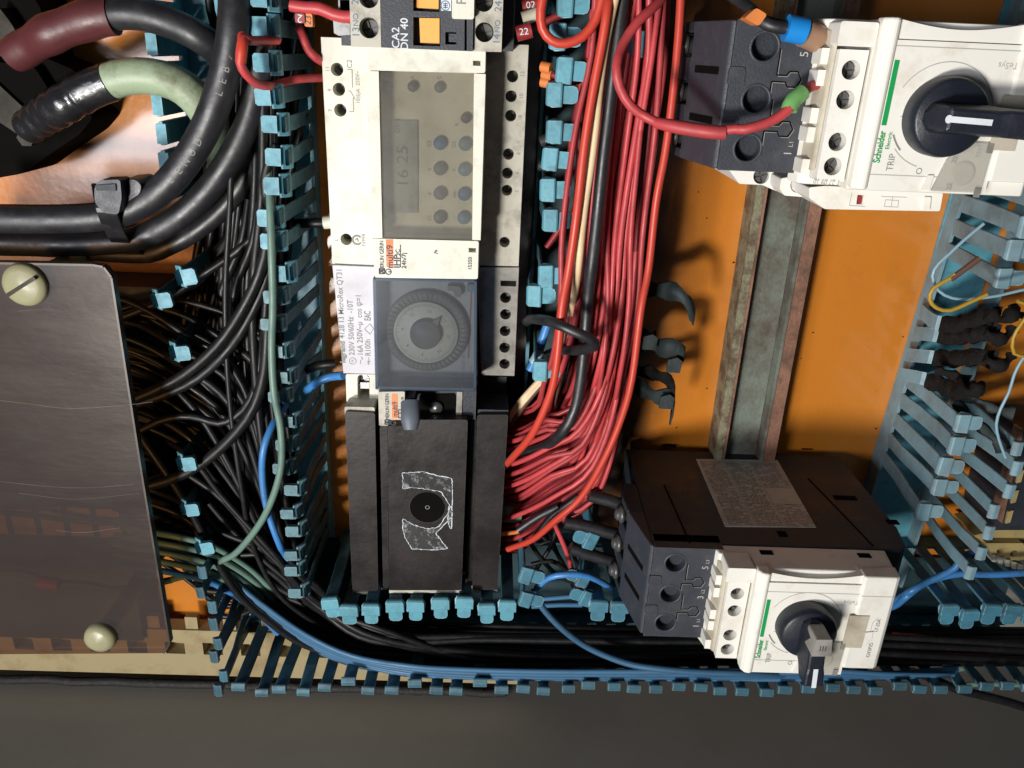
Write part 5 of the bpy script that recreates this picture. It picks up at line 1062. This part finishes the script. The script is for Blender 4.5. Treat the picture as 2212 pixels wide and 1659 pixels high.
# grey green earth wire, blue wires
wire(cz('f', 80, (80, -560, 60), (95, -300, 70), (105, 0, 74), (112, 300, 74), (105, 560, 74), (120, 830, 76), (160, 1050, 76), (155, 1300, 76), (60, 1560, 74), (-90, 1760, 66)) + cz('i', 60, (1330, 420, 60), (1180, 490, 54), (1020, 540, 46), (900, 560, 44)), 1.75, 'teal_wire', 'grey green wire running down beside the duct clips and back to the smoked plate', n=10, step=4)
wire(cz('f', 68, (190, 900, 40), (120, 1000, 60), (60, 1150), (50, 1320), (80, 1520), (150, 1720)) + cz('j', 60, (180, 380, 58), (250, 500, 50), (330, 590, 40)), 1.8, 'blue_wire', 'blue wire bowing out between the grey green wire and the duct clips')
wire(cz('f', 40, (310, 808, 30), (380, 760), (450, 730), (530, 722, 44)), 2.2, 'blue_wire', 'short blue wire entering the side of the dial timer')
wire(cz('f', 44, (280, 700, 26), (380, 662), (480, 650)), 2.3, 'black_wire', 'short dark wire entering the side of the dial timer')
wire(cz('b', 44, (230, 1330, 30), (330, 1325), (430, 1322)), 2.4, 'black_wire', 'short dark wire with a cream sleeve entering the side of the digital timer')
wire(cz('b', 45, (415, 1322), (468, 1318)), 3.1, 'cream', 'cream sleeve on the dark wire beside the digital timer', cat='sleeve', name='cable_sleeve')
GBL = 'blue wires running along the bottom duct'
for k in range(7):
    dy = k*5.2; zz = 53 - 0.9*k; j = random.uniform(-4, 4)
    wire([(330 + 10*k, 1170 + dy + j, zz), (400, 1195 + dy*1.1, zz), (480, 1238 + dy, zz), (560, 1300 + dy*.8, zz), (660, 1370 + dy*.7, zz), (760, 1416 + dy*.6, zz+4), (880, 1436 + dy*1.0 + j*.6, zz+10), (1000, 1446 + 6.3*k, zz+11), (1200, 1449 + 6.5*k + j*.6, zz+12), (1500, 1450 + 6.5*k, zz+12), (1750, 1449 + 6.5*k - j*.6, zz+12), (1920, 1456 + 6*k, zz+10), (2050, 1486 + dy*.5, zz+6)], 1.5, 'blue_wire_dusty', ORD[k] + ' of the long blue wires leaving the smoked plate', GBL, n=10, step=6, ymin=-340.2)
for k in range(5):
    yy = 1158 + 20*k; wire([(250, yy-22, 52), (330, yy - 8, 64), (395, yy + 4, 68 - 2*k), (460, yy + 22, 62 - 2*k), (540, yy + 70, 48), (600, yy + 130, 40)], 1.7, 'teal_wire' if k < 4 else 'blue_wire', 'short grey green wire leaving the foot of the smoked plate, %s from the top' % nth(k+1) if k < 4 else 'short blue wire leaving the foot of the smoked plate', 'short wires leaving the foot of the smoked plate' if k < 4 else None)
wire(cz('k', 52, (170, 590, 60), (240, 530, 64), (350, 510, 66), (470, 518, 64), (580, 570, 58), (680, 650, 52), (790, 740, 44)), 1.8, 'blue_wire', 'blue wire arching from the burnt duct foot to the lower breaker')
wire(cz('k', 60, (150, 600, 56), (200, 700, 58), (320, 830), (480, 945), (700, 1035, 64), (900, 1070, 68), (1150, 1090, 70), (1450, 1100, 70), (1700, 1110, 60)), 1.9, 'blue_wire_dusty', 'dark blue wire sagging into the bottom duct below the relay cover')
for pp in (((130, 660), (260, 650), (400, 640), (470, 650)), ((140, 700), (300, 690), (440, 690))):
    wire(cz('k', 30, *pp), 1.5, 'blue_wire_dusty', 'short blue wire crossing behind the clips at the duct foot, %s one' % ('upper' if pp[0][1] == 660 else 'lower'), 'blue wires behind the duct foot')
# right side of the bottom duct
wire(cz('l', 40, (880, 868, 38), (1100, 890), (1300, 920), (1500, 955), (1800, 990)), 1.7, 'red', 'single red wire leaving the lower breaker to the right')
wire(cz('l', 36, (820, 925), (1050, 945), (1300, 975), (1500, 1000), (1800, 1045)), 2.2, 'blue_wire', 'muted blue wire under the red wire in the right part of the bottom duct')
wire(cz('l', 32, (1180, 1080), (1320, 1060), (1480, 1010), (1560, 1000)), 1.9, 'teal_wire', 'short grey wire crossing up to the muted blue wire')
wire(cz('l', 58, (1000, 1085, 40), (1120, 1130), (1260, 1190), (1400, 1225), (1560, 1265), (1760, 1330)), 2.6, 'black_wire', 'black wire leaving the bottom duct over the grey wall at the right')
wire(cz('l', 30, (1200, 1180), (1400, 1160), (1650, 1165), (1800, 1160)), 1.6, 'teal_wire', 'dull grey wire low in the right part of the bottom duct')
wire(cz('l', 50, (820, 720, 30), (900, 690, 44), (960, 640, 54), (1050, 570), (1150, 530), (1280, 505), (1450, 510), (1660, 500), (1800, 480)), 2.0, 'blue_wire', 'blue wire bending from the lower breaker to the right edge')
wire(cz('l', 52, (840, 700, 34), (920, 650, 48), (1000, 600, 56), (1080, 555), (1160, 520), (1250, 470), (1300, 400), (1400, 370)), 1.9, 'blue_wire', 'blue wire passing up between the duct slats beside the lower breaker')

# ================================================================== RED WIRES
random.seed(77)
GR = 'red wires in the dense bundle right of the timers'
LP = [(1285, -60), (1262, 120), (1236, 290), (1218, 500), (1214, 650), (1200, 760), (1178, 830), (1150, 880), (1040, 905)]
RP = [(1448, -60), (1432, 120), (1412, 290), (1384, 500), (1374, 650), (1352, 800), (1318, 930), (1238, 1075), (1040, 1150)]
def red(s0, m, r, lab, grp, zoff=0, jit=.10, n=9):
    ph = random.uniform(0, 6.3); fr = random.uniform(2.5, 5); zz = random.uniform(28, 76) + zoff; pts = []
    for k, (a, b_) in enumerate(zip(LP, RP)):
        s = s0 + jit*math.sin(ph + k/8*fr); s = max(-.02, min(1.03, s)) if 0 < k < 7 else s0
        zk = zz + 3*math.sin(ph*2 + k)
        if k >= 6: zk = lerp(zk, 22, (k-5)/3)
        pts.append((lerp(a[0], b_[0], s), lerp(a[1], b_[1], s), zk))
    return wire(pts, r, m, lab, grp, n=n, step=7)
for i in range(44):
    dark = i % 5 == 2
    red(i/43, 'red_dark' if dark else 'red', random.choice((1.25, 1.35, 1.45)), '%s wire of the dense bundle, %s from the left at the top edge' % ('dark red' if dark else 'red', nth(i+1)), 'dark red wires deeper in the bundle' if dark else GR, -14 if dark else 0)
# second course: tight fan at the foot
for i in range(36):
    t = i/35; y0_ = 930 + 258*t
    z_ = random.uniform(34, 66); a = 1380 - 60*random.random()
    wire([(1052, y0_ + 10*random.random(), 22), (1116, y0_ + random.uniform(-9, 5), z_ - 12), (1180 + 20*t, y0_ - 30 - 24*t, z_), (1235 + 60*t, 905 + 170*t - 40*random.random(), z_+4), (1290 + 60*t, 800 + 60*t, z_+4), (1318 + 42*t + random.uniform(-12, 12), 640, z_), (1330 + 40*t, 480, z_-8)], 1.35, 'red' if i % 7 else 'red_dark', 'thin red wire curling in beside the relay cover, %s from the top of the fan' % nth(i+1), 'red wires curling in beside the relay cover', n=9, step=6)
wire(cz('c', 90, (610, -60, 84), (590, 60), (560, 250), (495, 600), (450, 900), (405, 1300), (355, 1640)) + cz('g', 90, (320, 320, 92), (295, 600, 92), (255, 820, 90), (150, 1060, 84), (40, 1195, 70), (-20, 1260, 52)), 1.8, 'scarlet', 'bright scarlet wire lying on top along the left side of the red bundle', n=12)
wire(cz('c', 84, (1030, -60, 84), (1010, 250), (975, 600), (935, 900), (880, 1200), (835, 1600)) + cz('g', 88, (790, 330, 88), (735, 750, 88), (665, 1000, 86), (560, 1240, 84), (430, 1450, 80)) + cz('k', 72, (280, 190, 76), (150, 300, 66), (0, 360, 56)), 1.65, 'scarlet', 'bright scarlet wire bounding the right side of the red bundle', n=12)
wire(cz('c', 80, (218, -60), (195, 60), (205, 170), (260, 240), (340, 258), (440, 220), (520, 120), (560, -20), (570, -80)), 1.9, 'scarlet', 'bright scarlet wire hanging in a loop beside the control relay', n=12)
wire(cz('c', 87, (650, -60), (620, 60), (580, 250), (545, 500), (520, 760), (490, 1000), (455, 1230), (420, 1560), (395, 1750, 76), (360, 1950, 56), (320, 2200, 44), (270, 2400, 36)), 1.7, 'cream_wire', 'cream coloured wire running down the red bundle beside the black cable', n=10)
wire(cz('c', 82, (690, -60), (665, 120), (630, 400), (595, 700), (565, 950), (535, 1250), (500, 1560)) + cz('g', 78, (475, 260), (455, 520), (430, 760), (395, 930), (330, 1050), (250, 1125, 66), (170, 1160, 58), (70, 1175, 48)), 2.6, 'black_cable', 'black cable running down through the red bundle', n=14)
lp = wire(cz('c', 118, (960, -80, 96), (890, 20, 104), (770, 130, 110), (680, 270, 112), (645, 400), (665, 520), (730, 630), (830, 700), (940, 745, 122), (1080, 770, 126), (1200, 782, 128), (1350, 765, 130)) + cz('d', 132, (0, 768), (120, 735), (210, 690), (270, 640)), 1.75, 'red', 'red wire arching from the bundle across the upper breaker to its terminals', n=12)
wire(cz('c', 124, (880, 728, 120), (960, 745, 123), (1100, 770, 127), (1220, 785, 129), (1290, 788, 129.5)), 2.35, 'red', 'shiny red sleeve over the joint in the arching wire', cat='sleeve', name='cable_sleeve', n=14, radf=lambda t: .82+.2*min(1, t*3))
wire(cz('d', 130, (262, 655, 131), (285, 600, 130), (345, 548, 128)), 2.9, 'marker_green', 'green marker sleeve on the arching red wire in front of the breaker', cat='wire marker', name='wire_marker', n=12)
wire(cz('d', 126, (340, 555, 127), (390, 515, 125), (440, 500, 122)), 1.8, 'red', 'end of the red wire entering the upper breaker terminal')
for y_ in (894, 920): pass
# wires in the dark area between timers and duct
GD = 'dark red wires behind the duct clips'
for k, (pp, z_) in enumerate(((((230, 1470), (330, 1330), (430, 1220), (560, 1060)), 40), (((330, 1640), (420, 1500), (520, 1400)), 36), (((260, 440), (330, 465), (400, 470), (470, 400), (520, 300), (560, 120)), 56), (((240, 500), (340, 490), (440, 470), (540, 340)), 50), (((120, 180), (260, 110), (360, 60), (460, 0), (560, -80)), 54), (((230, 110), (330, 90), (420, 30), (500, -60)), 48))):
    wire(cz('c', z_, *pp), 1.5, 'red_dark', 'dark red wire leaving the red bundle between duct clips, %s from the top' % nth((5, 6, 3, 4, 2, 1)[k]), GD)
black(cz('g', 60, (110, 400, 46), (150, 385, 66), (260, 405, 92), (380, 455, 98), (480, 500, 98), (520, 545, 94), (430, 570, 84), (300, 575, 66), (230, 600, 40)), 2.4, 'black wire loop tied round the red bundle', None, 'black_cable')
wire(cz('g', 40, (250, 375), (215, 480), (180, 590), (130, 690)), 2.2, 'blue_wire', 'dusty blue wire left of the red bundle below the terminal strip')
wire(cz('g', 42, (190, 570), (165, 620), (145, 645)), 2.5, 'pale_wire', 'bright end of the dusty blue wire', cat='sleeve', name='cable_sleeve')
for k in range(4):
    wire(cz('g', 44, (20, 950+20*k, 40), (80, 870+16*k), (180, 760+12*k), (300, 640+10*k), (360, 480+10*k)), 1.6, 'cream_wire' if k < 3 else 'brown_wire', 'stained cream wire below the terminal strip, %s of three from the left' % nth(k+1) if k < 3 else 'brown wire beside the foot of the terminal strip', 'stained cream wires below the terminal strip' if k < 3 else None)
for k, pp in enumerate((((60, 1640), (180, 1560), (300, 1500)), ((150, 1700), (260, 1560), (420, 1440)))): wire(cz('g', 56, *pp), 2.0, 'black_cable', 'black wire tucked under the foot of the red bundle, %s one' % ('upper', 'lower')[k], 'black wires under the foot of the red bundle')
wire(cz('k', 50, (250, 150), (300, 260), (350, 380), (385, 500), (430, 600)), 1.4, 'red', 'single red wire hanging from the foot of the bundle into the duct')
for k, pp in enumerate((((170, 250), (260, 340), (340, 470), (420, 660)), ((220, 200), (300, 400), (380, 560), (440, 680)), ((120, 300), (200, 420), (300, 520), (400, 560)), ((300, 180), (260, 330), (180, 460), (120, 560)), ((190, 330), (330, 300), (400, 420), (440, 560)), ((140, 450), (260, 430), (360, 500), (420, 620)))):
    wire(cz('k', random.uniform(24, 46), *pp), 1.3, 'black_wire', 'thin black wire tangled at the burnt duct foot, %s from the top' % nth((3, 2, 5, 1, 4, 6)[k]), 'thin black wires tangled at the duct foot')
# left of the control relay
wire(cz('b', 62, (215, 30), (300, 45), (390, 50), (470, 85), (540, 100), (590, 98)), 2.5, 'red', 'thick red wire entering the left side of the control relay')
wire(cz('b', 50, (250, 120, 40), (285, 200), (320, 290), (370, 345), (430, 380, 40)), 1.8, 'red', 'red wire slanting down from the marker to the digital timer')
wire(cz('a', 84, (1650, 238, 66), (1560, 240, 74), (1478, 240, 84), (1445, 225, 86), (1430, 280, 88), (1425, 370, 88), (1460, 440, 86), (1530, 500, 80), (1600, 510, 74)) + cz('b', 60, (120, 505, 62), (260, 470, 56), (400, 462, 44), (440, 462, 40)), 1.75, 'red', 'red wire looping out left through the duct clips to the digital timer', n=12)
wire(cz('a', 87, (1443, 214, 84), (1440, 270, 88), (1428, 370, 88)), 2.1, 'scarlet', 'bright sleeve on the bend of the looping red wire', cat='sleeve', name='cable_sleeve')
for (x, y, w_, h_, z_, m_, txt, lab) in ((272, 108, 30, 30, 64, 'marker_red', '2', 'red marker sleeve with a white 2 beside the control relay'), (323, 120, 26, 40, 63, 'marker_orange', '23', 'orange marker sleeve with dark digits beside the control relay')):
    a, b_ = at(*c('b', x-w_, y-h_), z_), at(*c('b', x+w_, y+h_), z_)
    t_ = thing('wire_marker', lab, 'wire marker', ((a.x+b_.x)/2, (a.y+b_.y)/2, z_-5))
    MB().prism(rnd([(a.x, b_.y), (b_.x, b_.y), (b_.x, a.y), (a.x, a.y)], .8), z_-5, z_).build('sleeve', m_, t_, .6)
    lettering(t_, 'ink_white' if txt == '2' else 'ink', z_+.12, [(txt, *c('b', x, y), 4.4 if txt == '2' else 3.6, 168 if txt == '2' else 84)])
for (x0_, y0_, x1_, y1_, z_, r_, m_, txt, lab) in ((50, 200, 140, 178, 60, 3.1, 'marker_red', '22', 'dark red marker sleeve with white digits 22 right of the control relay'), (85, 40, 185, 20, 52, 2.9, 'marker_red', '02', 'dark red marker sleeve with white digits 02 at the top edge'), (85, 110, 185, 80, 56, 2.7, 'white_grimy', '', 'small white and red marker sleeve between the two numbered ones'), (190, 842, 262, 815, 42, 2.6, 'marker_black', '1', 'black marker sleeve with a white 1 between the duct clips'), (180, 978, 250, 992, 42, 2.5, 'marker_black', 'L', 'black marker sleeve with a white L between the duct clips')):
    t_ = wire(cz('c', z_, (x0_, y0_), (x1_, y1_)), r_, m_, lab, cat='wire marker', name='wire_marker', n=14)
    if txt: 
        mb = MB(); pm = at(*c('c', (x0_+x1_)/2, (y0_+y1_)/2), z_+r_+.1); text_mb(mb, txt, pm, z_+r_+.1, 3.6, 8 if txt in ('22', '02') else 0, 1.1); mb.build('lettering', 'ink_white', t_)
om = thing('wire_marker', 'orange marker sleeve among red wires right of the digital timer', 'wire marker', tuple(at(*c('c', 230, 430), 44)))
for k, (x, y) in enumerate(((228, 400), (235, 445), (228, 490))):
    MB().tube([at(*c('c', x-28, y-6), 46), at(*c('c', x+28, y+6), 48)], 2.3, 12).build('sleeve', 'marker_orange', om)
# wires at the top of the upper breaker
wire(cz('d', 120, (-120, -60, 104), (-10, 20, 112), (60, 80, 118), (120, 135, 121), (180, 158, 122), (260, 168, 122)), 2.2, 'black_cable', 'black wire dropping over the upper breaker into a blue sleeve')
wire(cz('d', 120, (120, 120, 117), (190, 140, 119), (260, 150, 119)), 1.8, 'black_wire', 'second black wire beside the one in the blue sleeve')
wire(cz('d', 122, (245, 165, 122), (360, 188, 122)), 4.4, 'marker_blue', 'bright blue sleeve on the black wire above the upper breaker', cat='sleeve', name='cable_sleeve', n=18)
wire(cz('d', 121, (352, 195, 121), (400, 215, 120), (432, 232, 119)), 4.6, 'peach', 'clear peach coloured sleeve end next to the blue sleeve', cat='sleeve', name='cable_sleeve', n=16)
p_ = W(128, q('d', (28, 85), (75, 45), (140, 85), (90, 155), (5, 110)))
MB().prism(rnd(p_, 1), 120, 127).build('wire_marker', 'marker_orange', None, 1.0, 'worn orange marker tag on the wires above the upper breaker', 'wire marker')
# black cables into the lower breaker
for k, pp in enumerate((((480, 40), (600, 70), (700, 105), (745, 125)), ((340, 200), (450, 220), (560, 250), (710, 290)), ((370, 350), (480, 390), (600, 425), (690, 455)))):
    wire(cz('k', 58, *pp), 3.3, 'black_cable', ('uppermost', 'middle', 'lowest')[k] + ' of three black cables entering the left side of the lower breaker', 'black cables into the lower breaker', n=14)
# thin wires hanging in the right hand duct
wire(cz('h', 84, (1800, 190), (1640, 215), (1500, 248), (1330, 268), (1230, 260), (1150, 215), (1115, 130), (1150, 60), (1215, 0), (1300, -80), (1420, -180)), .72, 'pale_wire', 'thin pale blue wire looping in front of the right hand duct')
wire(cz('h', 90, (1440, 240), (1330, 290), (1220, 335), (1140, 320), (1100, 270), (1120, 205), (1220, 145), (1250, 120)), .88, 'yellow_wire', 'thin yellow wire looping in front of the right hand duct')
wire(cz('h', 90, (1225, 150), (1300, 95), (1395, 25)), 1.3, 'brown_wire', 'brown wire end joined to the yellow loop')
wire(cz('h', 72, (1700, 560), (1640, 640), (1600, 720), (1570, 820), (1520, 920), (1495, 1010), (1510, 1100), (1550, 1210)), .72, 'pale_wire', 'thin pale wire hanging down over the charred fingers')
wire(cz('h', 74, (1620, 280), (1700, 320), (1640, 420), (1595, 500), (1600, 590), (1680, 610)), .85, 'yellow_wire', 'thin dull yellow wire at the right edge beside the charred fingers')
# devices at the right edge
dk = thing('side_relay', 'dark relay with a reddish edge cut off by the right edge of the picture', 'relay', (318, -230, 8))
P_ = W(34, q('h', (1640, 1040), (1760, 1040), (1760, 1640), (1480, 1640), (1490, 1570)))
MB().prism(P_, 0.3, 34).build('body', 'black_side', dk, 0.8)
MB().prism(W(36, q('h', (1635, 1030), (1660, 1040), (1530, 1600), (1490, 1570))), 30, 36).build('edge_strip', 'rust', dk, 0.6)
for k in range(3): 
    x, y = 1625 - 32*k, 1290 + 120*k; MB().prism(W(35, q('h', (x, y), (x+34, y-10), (x+14, y+62), (x-16, y+70))), 34, 35.5).build('cover_clip', 'ochre', dk, 0.5)
tb_ = thing('terminal_block', 'yellowish terminal block with ridged edge at the right edge under the duct', 'terminal block', (325, -240, 8))
MB().prism(W(30, q('l', (1370, 290), (1760, 200), (1760, 430), (1540, 440), (1460, 410), (1440, 340))), 4, 28).build('base', 'ochre', tb_, 0.8)
MB().prism(W(34, q('l', (1440, 330), (1660, 330), (1700, 420), (1560, 450), (1480, 420))), 28, 33, [circ(W(33, q('l', (1520, 370)))[0], 2.2, 16), circ(W(33, q('l', (1600, 385)))[0], 2.2, 16)], 3).build('housing', 'ochre', tb_, 0.6)
for k in range(5):
    x = 1475 + 40*k; y = 400 + 14*k; MB().prism(W(36, q('l', (x, y), (x+26, y+2), (x+24, y+44), (x-2, y+40))), 26, 35).build('ridge', 'cream_grime_shade', tb_, 0.6)
# small things: ferrules and the like at the right side of the relay cover
for (x, y, m_, lab) in ((20, 1240, 'btn_teal', 'dull green terminal piece beside the relay cover, above the others'), (25, 1560, 'teal_wire', 'dull green terminal piece beside the relay cover, lowest one')):
    p = at(*c('g', x, y), 40); MB().prism(rnd([(p.x-6, p.y-5), (p.x+5, p.y-5), (p.x+6, p.y+5), (p.x-6, p.y+5)], 1), 10, 38).build('terminal_piece', m_, None, .8, lab, 'terminal')
wire(cz('k', 48, (-40, 270), (20, 262), (60, 255), (75, 235)), 1.2, 'marker_orange', 'short orange strip sticking out beside the relay cover', cat='strip', name='plastic_strip')

# ================================================================== SMOKED COVER PLATE (left)
cp = thing('cover_plate', 'brown smoked plastic plate held by two slotted cream screws at the left', 'cover plate', (-230, -200, 84))
Zp = 92
outl = [at(-260, 566, Zp).xy, at(200, 575, Zp).xy, at(222, 579, Zp).xy, at(238, 600, Zp).xy, at(300, 1000, Zp).xy, at(364, 1390, Zp).xy, at(352, 1411, Zp).xy, at(-420, 1416, Zp).xy]
MB().prism(outl, Zp-4, Zp).build('plate', 'poly', cp, 0.8)
mb = MB()
for a, b_ in zip(outl[:7], outl[1:7]): 
    d = (b_-a).normalized(); n_ = Vector((-d.y, d.x))*.9; mb.prism([a, b_, b_+n_, a+n_], Zp-4.0, Zp+.05)
mb.build('polished_edge', 'brown_edge', cp)
for k, (x, y, rx, sl_) in enumerate(((46, 619, 9.2, True), (212, 1384, 7.9, False))):
    p = at(x, y, Zp+4)
    if sl_:
        scr = MB().lathe(p.x, p.y, [(rx, Zp), (rx, Zp+1.6), (rx*.93, Zp+2.9), (rx*.7, Zp+4.0), (.1, Zp+4.8)], 40).build('screw', 'nylon', cp)
        mb = MB(); a = math.radians(32); u = Vector((math.cos(a), math.sin(a), 0)); v = Vector((-u.y, u.x, 0))
        mb.obox((p.x, p.y, Zp+4.2), u, v, (0, 0, 1), rx*.86, .75, .75); mb.build('screw_slot', 'lug', scr)
    else:
        MB().lathe(p.x, p.y, [(rx, Zp), (rx, Zp+1.8), (rx*.9, Zp+4.0), (rx*.6, Zp+5.2), (.1, Zp+5.8)], 40).build('screw', 'nylon', cp)
    MB().cyl(p.x, p.y, 2, Zp-4.1, 4.5).build('standoff', 'nylon', cp)
for pp in (((0, 865), (60, 872), (150, 882), (260, 876), (330, 868)), ((0, 1040), (120, 1052), (200, 1053), (290, 1046)), ((40, 1065), (160, 1078), (300, 1066)), ((40, 672), (100, 668), (150, 672)), ((260, 1140), (180, 1150), (120, 1146))):
    P_ = spline([Vector(at(*p, Zp)) for p in pp], 2.0); mb = MB()
    line_mb(mb, [(p.x, p.y) for p in P_], Zp+.06, .16); mb.build('surface_scratch', 'scratch', cp)
# what shows dimly through and under the plate
fb = thing('fuse_strip', 'row of yellowish terminals seen dimly through the foot of the smoked plate', 'terminal strip', (-240, -250, 0))
MB().box(-360, -172, -262, -120, .3, 28).build('base', 'black_side', fb, 1)  # this dark box and the next are added to darken the view through the plate
MB().box(-345, -212, -350, -270, .3, 22).build('base', 'black_side', fb, 1)
for k in range(9): 
    x = -322 + 15.5*k; MB().box(x, x+12, -258, -240, 30.2, 46).build('terminal', 'ochre', fb, 1)
wire([(-20, 1236, 60), (60, 1240, 60), (105, 1258, 62), (180, 1262, 62), (250, 1272, 60), (330, 1262, 52), (372, 1253, 46)], 1.7, 'teal_wire', 'grey green wire seen through the foot of the smoked plate')
wire([(85, 1257, 64), (128, 1262, 64)], 3.4, 'scarlet', 'red sleeve seen through the foot of the smoked plate', cat='sleeve', name='cable_sleeve')
for k in range(9):
    y_ = 690 + 55*k; black([(-60, y_-30, 50), (80, y_-16, 52), (180, y_-4, 50), (270 + 5*k, y_+4, 46), (340, y_+24, 40)], 1.6, 'dark wire passing under the smoked plate, %s from the top' % nth(k+1), 'dark wires passing under the smoked plate')
